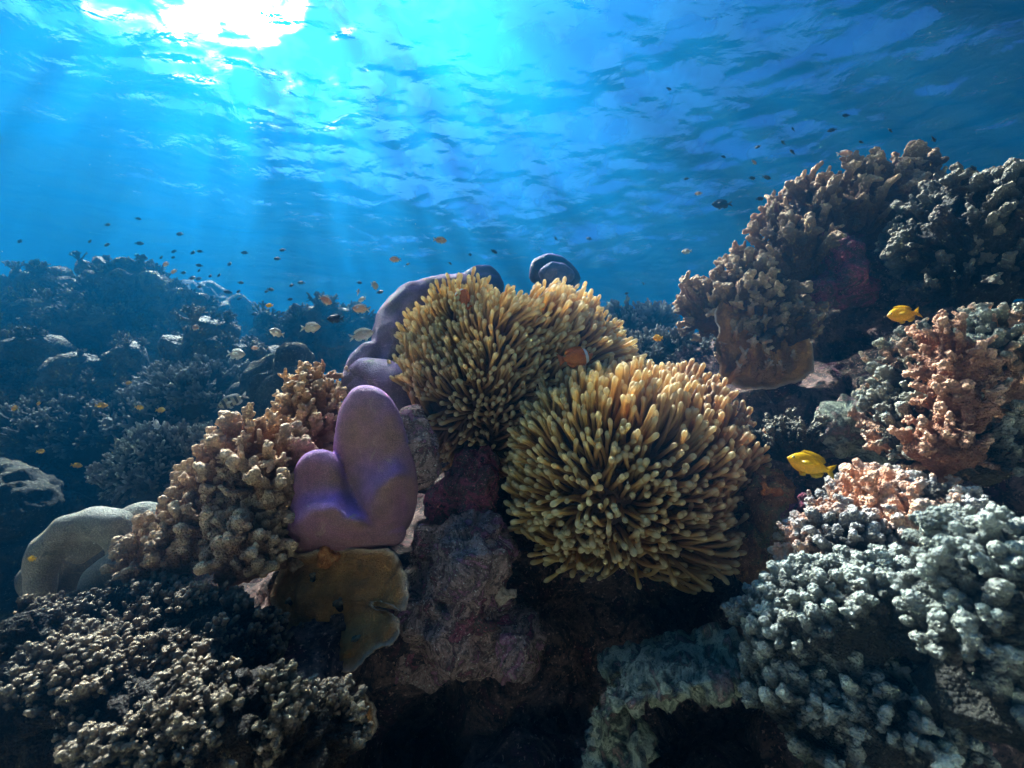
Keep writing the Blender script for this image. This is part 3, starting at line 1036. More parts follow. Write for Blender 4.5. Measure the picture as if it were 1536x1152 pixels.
for k, (x, y) in enumerate([(436, 905), (510, 912), (538, 963), (470, 870), (455, 940), (440, 965)]):
    b = link('knob', lib[k % 8], OLIVE, p1, P(x, y, 0.95 - 0.0006 * (y - 830)) - pc1)
    b.rotation_mode = 'QUATERNION'
    b.rotation_quaternion = Vector((random.uniform(-.4, .4), -0.7, 0.8)).to_track_quat('Z', 'Y')
    s = random.uniform(0.012, 0.026)
    b.scale = (s, s, s)

# ------------------------------------------------------------------ rocks that stand out from the slope
PINKROCK = rock_mat('pink_rock', [(0.03, 0.02, 0.025), (0.50, 0.14, 0.20), (0.16, 0.09, 0.07), (0.66, 0.40, 0.36), (0.22, 0.14, 0.10), (0.56, 0.22, 0.34), (0.66, 0.46, 0.40)], 17, 0.03)
REDROCK = rock_mat('red_rock', [(0.03, 0.015, 0.02), (0.20, 0.04, 0.06), (0.14, 0.10, 0.08), (0.40, 0.09, 0.14), (0.05, 0.03, 0.03), (0.34, 0.20, 0.18)], 18, 0.02)
GREYROCK = rock_mat('grey_green_rock', [(0.05, 0.05, 0.045), (0.34, 0.36, 0.26), (0.60, 0.60, 0.46), (0.16, 0.17, 0.13), (0.42, 0.24, 0.22), (0.64, 0.62, 0.50)], 24, 0.022)
DIMROCK = rock_mat('dim_rock', [(0.02, 0.02, 0.02), (0.05, 0.045, 0.04), (0.09, 0.08, 0.06), (0.06, 0.055, 0.04)], 9, 0.02)
ORANGEROCK = rock_mat('orange_rock', [(0.08, 0.04, 0.03), (0.26, 0.12, 0.05), (0.42, 0.18, 0.08), (0.30, 0.24, 0.10), (0.40, 0.10, 0.10)], 18, 0.012)


def rock(name, label, parts, mat, voxel=0.009, amp=0.03, freq=8, fine=0.012, seed=0, cat='rock', group=None):
    me = craggy(name, parts, voxel, amp, freq, fine, seed, 1)
    c = np.mean([p[0] for p in parts], 0)
    set_coords(me, coords(me) - c)
    o = link(name, me, mat, loc=c)
    tag(o, label, cat, group)
    return o


rock('encrusted_rock', 'pinkish encrusted rock face under the gap between the two anemones', [
    ell(705, 850, 1.02, 62, 85), ell(680, 930, 1.0, 90, 60), ell(740, 960, 1.0, 60, 50), ell(640, 960, 1.0, 60, 50), ell(655, 850, 1.06, 40, 60)], PINKROCK, 0.008, 0.03, 9, 0.012, 31)
rock('encrusted_rock', 'reddish encrusted rock wedged between the front purple coral and the rear anemone', [
    ell(632, 680, 1.05, 26, 50), ell(620, 640, 1.08, 20, 34)], PINKROCK, 0.007, 0.018, 12, 0.008, 32)
rock('encrusted_rock', 'dark maroon rock in the crevice below the rear anemone', [ell(718, 730, 1.15, 34, 70), ell(690, 760, 1.16, 40, 50)], REDROCK, 0.008, 0.025, 10, 0.01, 33)
rock('encrusted_rock', 'crimson encrusted rock between the branches of the tall coral head', [
    ell(1255, 400, 1.34, 28, 60), ell(1220, 440, 1.32, 24, 24), ell(1285, 440, 1.33, 30, 24)], REDROCK, 0.009, 0.025, 10, 0.012, 34)
rock('ledge_rock', 'sunlit pale green rock ledge with a ragged edge at the bottom', [
    ell(985, 1012, 0.80, 62, 24, 0.10), ell(1040, 1000, 0.80, 50, 24, 0.10), ell(1085, 1000, 0.79, 34, 30, 0.08), ell(930, 1040, 0.77, 32, 24, 0.06), ell(1010, 1025, 0.74, 50, 18, 0.03),
    ell(905, 1085, 0.75, 24, 36), ell(940, 1120, 0.75, 28, 36), ell(915, 1140, 0.76, 30, 40), ell(960, 1000, 0.90, 70, 20), ell(1060, 985, 0.90, 60, 20)],
    GREYROCK, 0.005, 0.024, 12, 0.017, 35)
rock('encrusted_rock', 'grey rough rock above the lower yellow fish, left of the grey finger coral bush', [
    ell(1275, 630, 0.98, 28, 34), ell(1260, 665, 0.97, 28, 26), ell(1300, 660, 0.98, 26, 36)], GREYROCK, 0.008, 0.02, 12, 0.012, 36)
rock('encrusted_rock', 'orange and yellow speckled rock right of the front anemone', [
    ell(1150, 760, 1.02, 34, 50), ell(1180, 790, 0.98, 40, 40), ell(1130, 820, 1.02, 40, 46)], ORANGEROCK, 0.008, 0.02, 12, 0.012, 37)
rock('encrusted_rock', 'bright pink nodule below the tail of the lower yellow fish', [ell(1208, 752, 0.90, 13, 16), ell(1196, 762, 0.92, 14, 10)], REDROCK, 0.005, 0.008, 16, 0.005, 38)
rock('boulder', 'dim rounded boulder at the left edge beside the folded arch coral', [ell(-30, 785, 1.5, 85, 85), ell(10, 850, 1.5, 60, 70), ell(-60, 900, 1.5, 120, 100)], DIMROCK, 0.012, 0.03, 7, 0.014, 39)
rock('boulder', 'dark rough boulder left of the tan finger coral', [ell(410, 580, 1.9, 50, 34), ell(380, 605, 1.9, 34, 34), ell(440, 550, 1.85, 22, 20), ell(440, 600, 1.8, 40, 50)], DIMROCK, 0.02, 0.05, 5, 0.02, 40)
# round encrusted tube mouth on the dark rock
cs, rs = [], []
tc = P(770, 980, 0.90)
for a in np.linspace(0, 2 * math.pi, 26, endpoint=False):
    cs.append(tc + np.array([math.cos(a) * 0.028, -0.006, math.sin(a) * 0.034]))
    rs.append(0.010 + 0.003 * math.sin(3 * a))
for t in np.linspace(0, 1, 8):
    cs.append(tc + np.array([0, 0.012 + 0.08 * t, 0]))
    rs.append(0.030)
me = remesh('tube_shell', *spheres(cs, rs), 0.004, 2)
V = coords(me)
set_coords(me, V + normals(me) * (0.004 * fbm(V * 40, 3, 4))[:, None] - tc)
tag(link('encrusted_tube', me, PINKROCK, loc=tc), 'round encrusted tube mouth on the shaded rock below the anemones', 'sponge')

# ------------------------------------------------------------------ hazy boulders of the left background
BOMMIE = coral_mat('boulder_coral', (0.13, 0.10, 0.075), (0.30, 0.28, 0.21), (0.035, 0.03, 0.028), 0.46, 70, 0.012, 14)


def bommie(label, parts, seed, crest=None, n=0, length=0.2, group='hazy boulder corals of the left background', voxel=0.028, amp=0.06):
    me = craggy('boulder_coral', parts, voxel, amp, 2.2, 0.06, seed, 1)
    V = coords(me)
    N = normals(me)
    lump = np.clip(noise(V * 8, seed + 9), 0, 1) ** 0.7
    V = V + N * (0.055 * lump)[:, None]
    set_coords(me, V)
    c = np.mean([p[0] for p in parts], 0)
    N = normals(me)
    attr(me, 'tip', np.clip(lump * 1.2 - 0.2, 0, 1) * 0.3)
    set_coords(me, V - c)
    o = link('boulder_coral', me, BOMMIE, loc=c)
    tag(o, label, 'coral', group)
    if n:
        r = np.random.default_rng(seed)
        up = np.where(N[:, 2] > 0.35)[0]
        lib2 = branches('twig')
        for j in r.choice(up, min(n, len(up)), replace=False):
            b = link('branch', lib2[int(r.integers(8))], BOMMIE, o, V[j] - c - N[j] * length * 0.15)
            b.rotation_mode = 'QUATERNION'
            b.rotation_quaternion = Vector(unit(N[j] + np.array([0, 0, 0.6]))).to_track_quat('Z', 'Y')
            s = length * r.uniform(0.7, 1.3)
            b.scale = (s, s, s * 0.8)
    return o


bommie('tallest hazy boulder coral on the left with a domed top', [ell(172, 430, 2.90, 44, 36), ell(215, 450, 2.90, 40, 30), ell(190, 540, 2.90, 100, 90), ell(265, 480, 2.84, 40, 40), ell(290, 560, 2.77, 60, 70)], 51, n=150, length=0.09)
bommie('hazy boulder coral at the left edge of the picture with a pale crest', [ell(30, 440, 3.17, 40, 30), ell(90, 450, 2.97, 46, 28), ell(60, 520, 2.90, 90, 70), ell(-40, 500, 3.04, 80, 80), ell(90, 600, 2.77, 120, 80)], 52, n=150, length=0.09)
bommie('knobby boulder coral in the middle of the left background behind the pale fish', [ell(325, 520, 2.24, 36, 26), ell(350, 545, 2.24, 36, 36), ell(310, 560, 2.24, 50, 44)], 53, n=30, length=0.084, voxel=0.03)
bommie('faint blue boulder coral farthest back below the school of dark fish', [ell(330, 460, 4.95, 40, 26), ell(360, 490, 4.75, 34, 36), ell(300, 470, 4.62, 40, 40)], 54, amp=0.16)
bommie('wide faint boulder coral behind the drifting pale fish', [ell(470, 505, 3.43, 80, 38), ell(430, 515, 3.30, 50, 44), ell(540, 520, 3.43, 50, 40)], 55, n=40, length=0.112, amp=0.14)
bommie('low pale green table of coral behind the dark boulder', [ell(410, 545, 2.77, 34, 7, 0.3), ell(400, 565, 2.77, 12, 20)], 56, voxel=0.025, amp=0.03)
bommie('small hooded boulder coral standing in the valley on the left', [ell(185, 540, 2.18, 20, 14), ell(178, 575, 2.18, 30, 34), ell(195, 600, 2.18, 24, 30)], 57, n=16, length=0.05, voxel=0.02, amp=0.05)
bommie('leaning dark boulder coral left of the hooded one', [ell(112, 565, 2.11, 20, 18), ell(100, 600, 2.11, 26, 36)], 58, n=16, length=0.05, voxel=0.02, amp=0.05)
bommie('dark low boulder coral in the gap behind the tan arch', [ell(130, 760, 1.9, 110, 60), ell(40, 740, 2.0, 100, 70)], 60, n=20, length=0.05)
bommie('knobby low boulder coral with pale knobs at the left edge', [ell(45, 545, 2.31, 40, 20), ell(20, 590, 2.24, 50, 50)], 59, n=50, length=0.06, voxel=0.03)

# ------------------------------------------------------------------ sea anemones
ANEM, t_, n_, l_ = shader('anemone_tentacle')
out = n_('ShaderNodeOutputMaterial')
at = n_('ShaderNodeAttribute')
at.attribute_name = 'along'
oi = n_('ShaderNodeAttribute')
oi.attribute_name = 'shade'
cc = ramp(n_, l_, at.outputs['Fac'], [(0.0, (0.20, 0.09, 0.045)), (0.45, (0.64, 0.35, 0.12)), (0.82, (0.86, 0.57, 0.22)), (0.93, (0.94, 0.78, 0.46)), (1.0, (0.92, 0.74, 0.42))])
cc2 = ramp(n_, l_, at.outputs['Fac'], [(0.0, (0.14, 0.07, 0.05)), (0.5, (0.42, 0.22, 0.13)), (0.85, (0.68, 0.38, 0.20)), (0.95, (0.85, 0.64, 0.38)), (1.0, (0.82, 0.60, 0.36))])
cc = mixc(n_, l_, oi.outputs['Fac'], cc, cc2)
pb = n_('ShaderNodeBsdfPrincipled')
l_(cc, pb.inputs['Base Color'])
pb.inputs['Roughness'].default_value = 0.42
pb.inputs['Specular IOR Level'].default_value = 0.3
tl = n_('ShaderNodeBsdfTranslucent')
l_(cc, tl.inputs['Color'])
mx = n_('ShaderNodeMixShader')
mx.inputs[0].default_value = 0.5
l_(pb.outputs[0], mx.inputs[1])
l_(tl.outputs[0], mx.inputs[2])
l_(mx.outputs[0], out.inputs['Surface'])
BODY = coral_mat('anemone_body', (0.20, 0.10, 0.07), (0.30, 0.2, 0.1), (0.10, 0.05, 0.06), 0.6, 200, 0.001, 30)

NS, NR = 9, 12


def tentacle(p, d0, d1, L, r0, bend=0.0):
    """One curved finger with a swollen rounded tip: verts and the share along its length."""
    T = np.concatenate([np.linspace(0, 0.86, NR - 4), [0.92, 0.965, 0.99, 1.0]])
    prof = np.interp(T, [0, 0.3, 0.72, 0.86, 0.92, 0.965, 0.99, 1.0], [1.05, 0.84, 0.72, 1.02, 1.10, 0.86, 0.48, 0.04])
    V = []
    q = np.array(p, float)
    prev = 0
    d0, d1 = unit(d0), unit(d1)
    dm = unit(d0 + d1 + bend)
    a = unit(np.cross(d0, [0.3, 0.1, 0.9]))
    for t, f in zip(T, prof):
        d = unit(d0 * (1 - t) ** 2 + dm * 2 * t * (1 - t) + d1 * t * t)
        q = q + d * (t - prev) * L
        prev = t
        a = unit(a - d * (a @ d))
        b = np.cross(d, a)
        ang = np.arange(NS) * 2 * math.pi / NS
        V.append(q + (np.cos(ang)[:, None] * a + np.sin(ang)[:, None] * b) * r0 * f)
    return np.concatenate(V), np.repeat(T, NS)


kk = np.arange(NS)
TF = np.concatenate([np.stack([i * NS + kk, i * NS + (kk + 1) % NS, (i + 1) * NS + (kk + 1) % NS, (i + 1) * NS + kk], 1) for i in range(NR - 1)])


def anemone(label, bodies, focus, spacing, length, rad, upb, seed, shadef, holes=()):
    """bodies: ellipsoids of the folded disc; focus: the point the tentacles radiate from."""
    r = np.random.default_rng(seed)
    bodies = [(c, q * 1.06) for c, q in bodies]
    cen = np.mean([b[0] for b in bodies], 0)
    me = craggy('sea_anemone', [(c, rr) for c, rr in bodies], 0.012, 0.045, 6, 0.004, seed, 4)
    set_coords(me, coords(me) - cen)
    attr(me, 'tip', np.zeros(len(me.vertices)))
    root = tag(link('sea_anemone', me, BODY, loc=cen), label, 'sea anemone')
    Vb, Nb = coords(me) + cen, normals(me)
    # even foot points
    toc = -Vb / np.linalg.norm(Vb, axis=1)[:, None]
    f = (Nb * toc).sum(1)
    ok = np.where((f > -0.45) | (Nb[:, 2] > 0.3))[0]
    ok = r.permutation(ok)
    feet = []
    grid = {}
    for j in ok:
        p = Vb[j]
        s = spacing * (0.8 + 0.4 * r.random())
        key = tuple((p / spacing).astype(int))
        bad = False
        for dx in (-1, 0, 1):
            for dy in (-1, 0, 1):
                for dz in (-1, 0, 1):
                    for q in grid.get((key[0] + dx, key[1] + dy, key[2] + dz), ()):
                        if np.linalg.norm(q - p) < s:
                            bad = True
        if bad:
            continue
        grid.setdefault(key, []).append(p)
        feet.append(j)
    P0 = Vb[feet]
    N0 = Nb[feet]
    cl = np.stack([fbm(P0 * 6, 2, seed + k) for k in range(3)], 1)
    items = []
    for j in range(len(P0)):
        rad_d = unit(P0[j] - focus)
        d0 = unit(N0[j] * 0.6 + rad_d * 0.5 + cl[j] * 0.35 + r.normal(0, 0.14, 3))
        d1 = unit(rad_d * 0.8 + N0[j] * 0.15 + np.array([0, 0, upb]) + cl[j] * 0.85 + r.normal(0, 0.26, 3))
        L = length * (0.68 + 0.5 * r.random() + 0.22 * cl[j][0])
        V, T = tentacle(P0[j] - N0[j] * 0.006, d0, d1, L, rad * r.uniform(0.85, 1.15), r.normal(0, 0.45, 3))
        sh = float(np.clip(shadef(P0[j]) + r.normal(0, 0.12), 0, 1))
        tipc = V[-NS:].mean(0)
        # the nearest and most frontal ones are parts of their own
        score = (N0[j] @ unit(-P0[j])) - 0.4 * np.linalg.norm(tipc)
        items.append((score, V, T, sh))
    items.sort(key=lambda q: -q[0])
    for s, V, T, sh in items[:99]:
        m = new_mesh('tentacle', V - cen, TF)
        attr(m, 'along', T)
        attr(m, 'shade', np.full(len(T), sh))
        link('tentacle', m, ANEM, root)
    rest = items[99:]
    k = NS * NR
    V = np.concatenate([q[1] for q in rest]) - cen
    F = (TF[None] + (np.arange(len(rest)) * k)[:, None, None]).reshape(-1, 4)
    m = new_mesh('tentacle_mass', V, F)
    attr(m, 'along', np.concatenate([q[2] for q in rest]))
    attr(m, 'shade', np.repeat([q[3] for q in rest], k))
    tag(link('tentacle_mass', m, ANEM, root), kind='stuff')
    print('anemone', len(items))
    return root


anemone('large golden sea anemone in front, spread in a full round fan of tentacles',
        [ell(935, 715, 1.12, 126, 100, 0.20), ell(1000, 695, 1.16, 84, 84, 0.20), ell(880, 690, 1.14, 74, 74, 0.16), ell(1010, 765, 1.10, 70, 54, 0.14), ell(985, 785, 1.10, 62, 42, 0.14), ell(845, 705, 1.13, 58, 62, 0.14)],
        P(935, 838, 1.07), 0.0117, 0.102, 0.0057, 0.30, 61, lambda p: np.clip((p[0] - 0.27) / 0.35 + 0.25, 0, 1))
anemone('golden sea anemone behind, rising higher beside the grey purple coral lobe',
        [ell(735, 580, 1.38, 108, 92, 0.20), ell(828, 540, 1.42, 76, 62, 0.20), ell(690, 525, 1.46, 60, 52, 0.18), ell(812, 575, 1.30, 44, 42, 0.10), ell(876, 545, 1.46, 36, 50, 0.15)],
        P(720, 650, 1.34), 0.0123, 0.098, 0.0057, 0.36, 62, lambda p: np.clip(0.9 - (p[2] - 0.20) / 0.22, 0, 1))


# ------------------------------------------------------------------ fish
def fish_mat(name, body, belly, fin=None, rough=0.35, stripes=None, stripe_at=0.0):
    m, t, n, l = shader(name)
    out = n('ShaderNodeOutputMaterial')
    b = n('ShaderNodeBsdfPrincipled')
    tc = n('ShaderNodeTexCoord')
    sep = n('ShaderNodeSeparateXYZ')
    l(tc.outputs['Object'], sep.inputs[0])
    mr = n('ShaderNodeMapRange')
    mr.inputs['From Min'].default_value = -0.2
    mr.inputs['From Max'].default_value = 0.15
    l(sep.outputs['Z'], mr.inputs['Value'])
    c = mixc(n, l, mr.outputs[0], belly, body)
    if stripes:
        w = n('ShaderNodeTexWave')
        w.inputs['Scale'].default_value = 1.6
        w.inputs['Distortion'].default_value = 0.6
        l(tc.outputs['Object'], w.inputs['Vector'])
        c = mixc(n, l, ramp(n, l, w.outputs['Fac'], [(0.55, (0, 0, 0)), (0.7, (1, 1, 1))]), c, stripes)
    v = n('ShaderNodeTexVoronoi')
    v.inputs['Scale'].default_value = 26
    l(tc.outputs['Object'], v.inputs['Vector'])
    c = mixc(n, l, 1.0, c, ramp(n, l, v.outputs['Distance'], [(0.0, (1.1, 1.1, 1.1)), (0.6, (0.8, 0.8, 0.8))]), 'MULTIPLY')
    l(c, b.inputs['Base Color'])
    b.inputs['Roughness'].default_value = rough
    tl = n('ShaderNodeBsdfTranslucent')
    l(c, tl.inputs['Color'])
    mx = n('ShaderNodeMixShader')
    mx.inputs[0].default_value = 0.3
    l(b.outputs[0], mx.inputs[1])
    l(tl.outputs[0], mx.inputs[2])
    l(mx.outputs[0], out.inputs['Surface'])
    return m


def plain(name, col, rough=0.3):
    m, t, n, l = shader(name)
    out = n('ShaderNodeOutputMaterial')
    b = n('ShaderNodeBsdfPrincipled')
    b.inputs['Base Color'].default_value = (*col, 1)
    b.inputs['Roughness'].default_value = rough
    l(b.outputs[0], out.inputs['Surface'])
    return m


EYEW = plain('fish_eye', (0.75, 0.62, 0.30), 0.2)
EYEB = plain('fish_pupil', (0.01, 0.01, 0.012), 0.08)


def fish_mesh(name, height, body_m, fin_m, fork=0.6, bend=0.0, stripe=None):
    """Nose at x=-0.5 heading to -X, tail at +0.5, up is Z; body, fins and eyes are one mesh."""
    Vs, Fs, Ms = [], [], []
    cnt = [0]

    def put(V, F, mi):
        for f in F:
            Fs.append([i + cnt[0] for i in f])
            Ms.append(mi)
        Vs.extend([list(v) for v in V])
        cnt[0] += len(V)
    X = np.array([0, .015, .05, .10, .17, .26, .36, .46, .56, .66, .74, .80, .84])
    H = np.interp(X, [0, .015, .05, .10, .17, .26, .36, .46, .56, .66, .74, .80, .84], [.03, .12, .30, .52, .76, .95, 1, .96, .84, .62, .40, .27, .24]) * height / 2
    n = 14
    V = []
    for x, h in zip(X, H):
        for k in range(n):
            a = 2 * math.pi * k / n
            w = h * (0.42 if x > .3 else 0.50)
            V.append((x - .5, math.cos(a) * w, math.sin(a) * h - 0.01))
    F = [[i * n + k, i * n + (k + 1) % n, (i + 1) * n + (k + 1) % n, (i + 1) * n + k] for i in range(len(X) - 1) for k in range(n)]
    F.append(list(range(n))[::-1])
    F.append([(len(X) - 1) * n + k for k in range(n)])
    put(V, F, 0)

    def fin(poly, y=0.0, thick=0.008, rot=None):
        m = len(poly)
        A = [(x - .5, y + thick / 2, z) for x, z in poly]
        B = [(x - .5, y - thick / 2, z) for x, z in poly]
        if rot:
            A = [rot(a) for a in A]
            B = [rot(a) for a in B]
        put(A + B, [list(range(m)), list(range(m, 2 * m))[::-1]] + [[k, (k + 1) % m, m + (k + 1) % m, m + k][::-1] for k in range(m)], 1)
    h = height / 2
    fin([(.22, .80 * h), (.30, h * 1.18), (.45, h * 1.25), (.60, h * 1.16), (.72, h * 0.98), (.78, h * .60), (.72, .36 * h), (.56, .75 * h), (.36, .9 * h)])
    fin([(.50, -.85 * h), (.56, -h * 1.15), (.66, -h * 1.12), (.75, -h * .85), (.78, -.5 * h), (.72, -.34 * h), (.60, -.70 * h)])
    fin([(.80, .2 * h), (.87, .42 * h), (1.0, .78 * h), (.97, .30 * h), (1 - .14 * fork, 0), (.97, -.30 * h), (1.0, -.78 * h), (.87, -.42 * h), (.80, -.2 * h)])
    fin([(.28, -.85 * h), (.34, -1.3 * h), (.42, -1.25 * h), (.40, -.85 * h)], y=0.03)
    fin([(.28, -.85 * h), (.34, -1.3 * h), (.42, -1.25 * h), (.40, -.85 * h)], y=-0.03)
    for sg in (-1, 1):
        def rt(a, sg=sg):
            return (a[0], a[1] + sg * (h * .46 + max(0, a[0] + .5 - .25) * 0.55), a[2])
        fin([(.25, -.05 * h), (.33, .16 * h), (.43, .05 * h), (.44, -.2 * h), (.36, -.35 * h), (.27, -.25 * h)], rot=rt)
        for rr, mi, off in ((.034, 2, 0), (.021, 3, .010)):
            e = ICO_V * np.array([rr, rr * .5, rr]) * (height / .5) ** .5
            e = e + np.array([.105 - .5, sg * (h * .235 + off), .16 * h])
            put(e, [list(f) for f in ICO_F], mi)
    V = np.array(Vs)
    V[:, 1] += bend * np.clip(V[:, 0] + .1, 0, 1) ** 2
    me = bpy.data.meshes.new(name)
    me.from_pydata(V.tolist(), [], Fs)
    me.polygons.foreach_set('material_index', Ms)
    for m in (body_m, fin_m, EYEW, EYEB):
        me.materials.append(m)
    if stripe:
        me.materials.append(stripe)
        mi = np.array(Ms)
        for k, f in enumerate(me.polygons):
            if mi[k] == 0 and .19 <= f.center[0] + .5 <= .24:
                f.material_index = 4
    me.validate()
    me.shade_smooth()
    return me


YEL = fish_mat('yellow_fish', (0.95, 0.55, 0.005), (0.95, 0.50, 0.005))
YELF = fish_mat('yellow_fin', (0.92, 0.54, 0.01), (0.92, 0.54, 0.01))
DRK = fish_mat('dark_fish', (0.03, 0.035, 0.05), (0.07, 0.07, 0.08))
SIL = fish_mat('silver_fish', (0.50, 0.40, 0.26), (0.85, 0.80, 0.72))
SILF = fish_mat('silver_fin', (0.70, 0.68, 0.60), (0.8, 0.8, 0.7))
ORA = fish_mat('orange_fish', (0.75, 0.36, 0.16), (0.85, 0.55, 0.38))
STR = fish_mat('striped_fish', (0.46, 0.40, 0.20), (0.70, 0.66, 0.48), stripes=(0.10, 0.09, 0.06))
ANF = fish_mat('anemonefish', (0.96, 0.24, 0.03), (0.96, 0.30, 0.06))
WHT = plain('white_stripe', (0.88, 0.86, 0.86), 0.4)

KIND = {
    'yellow': fish_mesh('yellow_damselfish', .46, YEL, YELF, .5, .05),
    'dark': fish_mesh('dark_fish', .44, DRK, DRK, .8),
    'silver': fish_mesh('silver_fish', .46, SIL, SILF, .9, -.05),
    'orange': fish_mesh('orange_fish', .46, ORA, SILF, .9),
    'striped': fish_mesh('striped_fish', .36, STR, SILF, .6),
    'slim': fish_mesh('slim_fish', .30, SIL, SILF, .9, .05),
    'anemone': fish_mesh('anemonefish', .46, ANF, ANF, .1, .08, WHT),
}


def fish(kind, name, px, py, d, ln, head=180, tilt=0, label='', group=None, roll=0):
    """head: compass of the nose seen from the lens: 180 = left, 0 = right, 90 = away; tilt: nose up in degrees; ln in px."""
    o = link(name, KIND[kind], loc=P(px, py, d))
    s = ln * d / FPX
    o.scale = (s, s, s)
    o.rotation_euler = Euler((R(roll), R(tilt), R(head - 180)), 'XYZ')
    tag(o, label, 'fish', group)
    return o


fish('yellow', 'yellow_damselfish', 1356, 471, 0.80, 50, 176, -6, 'bright yellow fish hovering before the dark hollow under the branching coral head')
fish('yellow', 'yellow_damselfish', 1217, 697, 0.70, 68, 172, 20, 'bright yellow fish nosing up beside the small finger coral tuft')
fish('anemone', 'anemonefish', 863, 536, 1.13, 58, 12, 14, 'orange anemonefish peering out between the two anemones')
fish('anemone', 'anemonefish', 694, 448, 1.30, 46, 150, 60, 'anemonefish with a white stripe half hidden on top of the rear anemone')
fish('yellow', 'yellow_damselfish', 354, 630, 1.4, 28, 100, 50, 'yellow fish swimming upright by the dark boulder near the striped fish')
for x, y, ln, hd, lb in [(152, 608, 15, 20, 'small yellow fish over the wide bushy slope, left of two others in a row'), (193, 574, 11, 170, 'small orange yellow fish beside the hooded boulder coral'),
                         (209, 611, 12, 10, 'faint small yellow fish in the middle of the row over the bushy slope'), (241, 615, 14, 0, 'small yellow fish ending the row over the bushy slope on the right'),
                         (22, 612, 15, 160, 'yellow fish closest to the left edge over the dark valley'), (58, 605, 10, 160, 'faint orange fish right behind the yellow one at the left edge'),
                         (174, 678, 12, 0, 'small yellow fish left of the rounded dark bushy coral'), (61, 677, 12, 0, 'dim yellow fish low on the left above the boulder'),
                         (115, 698, 13, 30, 'dim greenish yellow fish just above the smooth tan arch coral'), (48, 838, 14, 170, 'blurred yellow fish hanging in front of the left foot of the tan arch')]:
    fish('yellow', 'yellow_damselfish', x, y, 1.5 if y < 800 else 0.85, ln * 1.1, hd, random.uniform(-10, 10), lb, 'small yellow fish over the left reef')
fish('dark', 'dark_damselfish', 1083, 306, 1.9, 31, 178, 0, 'dark oval fish in open water left of the tall branching head')
fish('striped', 'striped_fish', 349, 601, 1.4, 44, 225, -34, 'grey striped fish diving beside the blue rimmed coral')
fish('slim', 'silver_fish', 234, 636, 1.45, 32, 330, -30, 'slender silver fish above the rounded dark bushy coral')
for x, y, ln, hd, tl_, k, lb in [
    (354, 531, 28, 355, -4, 'silver', 'pale silver fish in front of the knobby boulder coral, facing right'),
    (415, 499, 22, 240, 0, 'silver', 'silvery fish turned towards us above the dark boulder'),
    (488, 450, 22, 60, 0, 'orange', 'round pale orange fish above the drifting group, left of the purple lobe'),
    (466, 491, 28, 0, 5, 'silver', 'yellowish silver fish drifting above the tan finger coral'),
    (542, 502, 34, 5, 18, 'silver', 'pale fish touching the left edge of the grey purple lobe'),
    (503, 478, 24, 180, 0, 'dark', 'dark fish in the middle of the pale drifting group'),
    (542, 463, 26, 175, 8, 'orange', 'pale orange fish right above the pale one by the purple lobe'),
    (543, 449, 15, 150, 0, 'silver', 'small pale fish topping the pair by the purple lobe'),
    (537, 438, 16, 100, 60, 'slim', 'small curled pale fish swimming straight up by the purple lobe'),
    (562, 428, 20, 80, 20, 'silver', 'plump silver fish above the shoulder of the grey purple lobe'),
    (593, 389, 16, 200, -10, 'orange', 'orange fish in clear water above the grey purple lobe'),
    (660, 360, 19, 10, 0, 'orange', 'orange fish in clear water highest above the rear anemone'),
    (1030, 377, 14, 170, 0, 'silver', 'single pale fish left of the tall branching head'),
    (1048, 290, 11, 170, 0, 'orange', 'tiny orange fish left of the dark oval fish'),
    (1267, 230, 20, 350, 0, 'orange', 'salmon fish just above the crown of the tall branching head'),
    (1131, 243, 12, 30, 0, 'orange', 'tiny brownish fish between the waves and the tall head'),
    (249, 396, 14, 160, 12, 'orange', 'orange fish leading the pair in the dark school on the left'),
    (261, 407, 13, 160, 0, 'orange', 'orange fish trailing the pair in the dark school on the left'),
    (294, 491, 16, 160, 14, 'orange', 'dull orange fish before the faint boulders'),
    (383, 522, 12, 180, 0, 'orange', 'tiny orange fish right of the pale silver one'),
    (404, 458, 11, 180, 0, 'yellow', 'tiny yellow fish alone in the haze above the silvery one'),
    (987, 507, 18, 200, -8, 'yellow', 'greenish yellow fish before the low bushy coral beside the branching shoulder')]:
    fish(k, {'silver': 'silver_fish', 'orange': 'orange_fish', 'dark': 'dark_damselfish', 'slim': 'silver_fish', 'yellow': 'yellow_damselfish'}[k], x, y, 1.22 if k != 'orange' else 1.3, ln * 1.1, hd, tl_, lb)

DARK_LEFT = [(30, 362), (135, 362), (161, 367), (209, 365), (214, 385), (261, 377), (260, 386), (242, 386), (289, 379), (300, 377), (299, 398), (298, 406), (275, 409),
             (288, 417), (298, 418), (315, 414), (328, 413), (344, 396), (367, 379), (424, 375), (416, 388), (438, 428), (406, 434), (435, 449), (361, 424), (359, 448),
             (358, 437), (342, 438), (299, 430), (381, 471), (207, 328), (161, 337), (270, 351), (436, 428), (452, 424), (539, 424), (570, 438), (400, 437)]
for k, (x, y) in enumerate(DARK_LEFT):
    fish('dark', 'dark_damselfish', x, y, random.uniform(1.7, 2.5), random.uniform(8, 12.5), random.choice([0, 180]) + random.uniform(-35, 35), random.uniform(-12, 12),
         'tiny dark fish in the school in open water above the left boulder corals', 'school of dark fish above the left reef')
DARK_TOP = [(1248, 195, 13), (1175, 214, 12), (1189, 228, 13), (1150, 266, 14), (1128, 267, 12), (1140, 298, 13), (1292, 213, 10), (1400, 208, 15), (1460, 252, 16), (1400, 247, 9),
            (1003, 133, 10), (1269, 173, 12), (1190, 194, 10), (1137, 220, 9), (1085, 235, 9), (1336, 196, 10), (1030, 268, 8)]
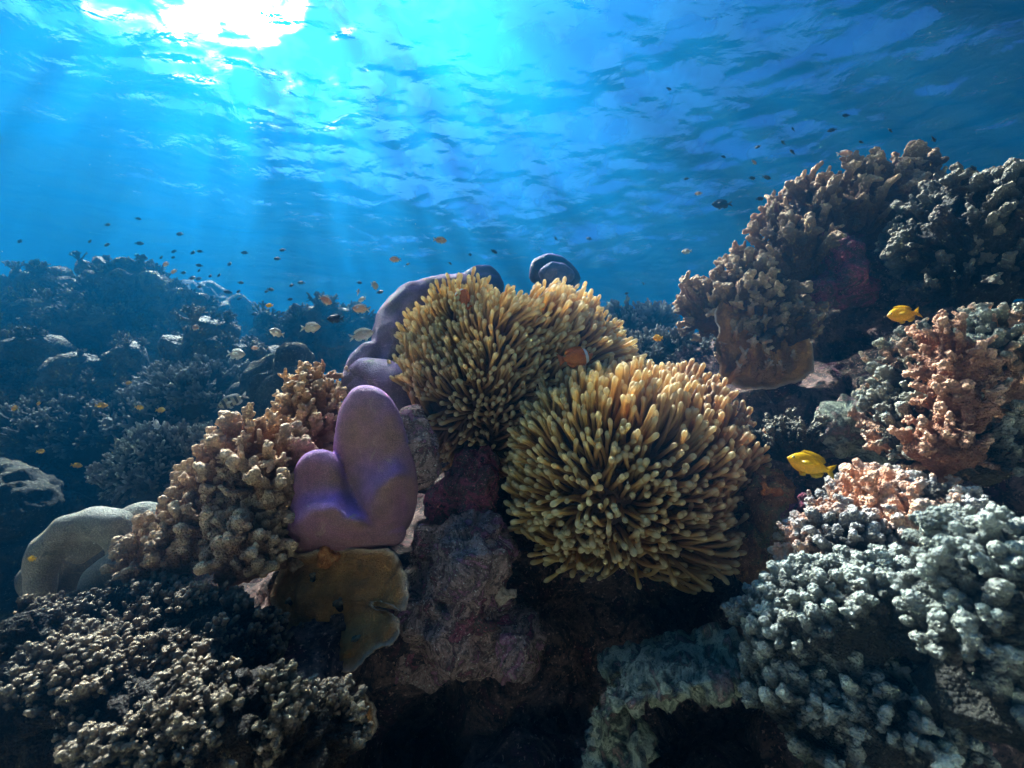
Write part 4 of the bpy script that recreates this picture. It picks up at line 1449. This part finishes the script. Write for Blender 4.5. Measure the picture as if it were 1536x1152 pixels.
for x, y, ln in DARK_TOP:
    fish('dark', 'dark_damselfish', x, y, random.uniform(1.3, 1.7), ln, random.choice([0, 180]) + random.uniform(-40, 40), random.uniform(-15, 15),
         'tiny dark fish under the waves around the top of the tall branching head', 'dark fish around the tall head')
for x, y, ln in [(741, 377, 11), (705, 382, 8), (834, 358, 9), (884, 358, 10), (612, 396, 7), (940, 440, 7), (965, 425, 7), (675, 395, 7)]:
    fish('dark', 'dark_damselfish', x, y, random.uniform(1.7, 2.4), ln, random.choice([0, 180]) + random.uniform(-50, 50), random.uniform(-20, 40),
         'tiny dark fish in clear blue water above the rear anemone', 'dark fish above the anemones')

# ------------------------------------------------------------------ small growths on the rock face, drifting specks
SPONGE = rock_mat('orange_sponge', [(0.30, 0.08, 0.02), (0.62, 0.20, 0.06), (0.72, 0.34, 0.14)], 60, 0.004)
CREAM = rock_mat('cream_growth', [(0.30, 0.18, 0.12), (0.66, 0.48, 0.36), (0.80, 0.64, 0.50)], 60, 0.004)
for k, (x, y, d, r0, m, lb) in enumerate([
        (752, 892, 0.965, 13, CREAM, 'cream crusty lump high on the pinkish rock face'),
        (690, 905, 0.93, 11, CREAM, 'cream crusty lump in the middle of the pinkish rock face'),
        (662, 868, 0.97, 10, SPONGE, 'orange sponge lump beside the notched plate coral'),
        (722, 938, 0.90, 9, REDROCK, 'dark red lump low on the pinkish rock face'),
        (492, 836, 0.935, 12, SPONGE, 'orange sponge blob under the front purple coral'),
        (1150, 735, 0.965, 9, SPONGE, 'orange sponge lump right of the front anemone'),
        (1172, 800, 0.93, 10, CREAM, 'cream crusty lump below the orange sponge lump'),
        (640, 930, 0.93, 9, CREAM, 'cream crusty lump right of the plate coral notch')]):
    pr = [ell(x + q * math.cos(q * 2.1) * 5, y + q * math.sin(q * 2.1) * 5, d, r0 * (1 - 0.12 * q), r0 * (0.8 - 0.08 * q)) for q in range(4)]
    me = craggy('encrusting_growth', pr, 0.003, 0.006, 30, 0.004, 80 + k, 1)
    c = pr[0][0]
    set_coords(me, coords(me) - c)
    tag(link('encrusting_sponge', me, m, loc=c), lb, 'sponge', 'small growths on the rock')
r = np.random.default_rng(5)
pts = []
while len(pts) < 420:
    d = r.uniform(0.45, 2.6)
    pts.append(P(r.uniform(-250, 1780), r.uniform(-100, 1250), d))
V, F = spheres(pts, r.uniform(0.0003, 0.0009, len(pts)))
tag(link('drifting_specks', new_mesh('drifting_specks', V, F), plain('speck', (0.8, 0.78, 0.7), 0.6)), kind='stuff')
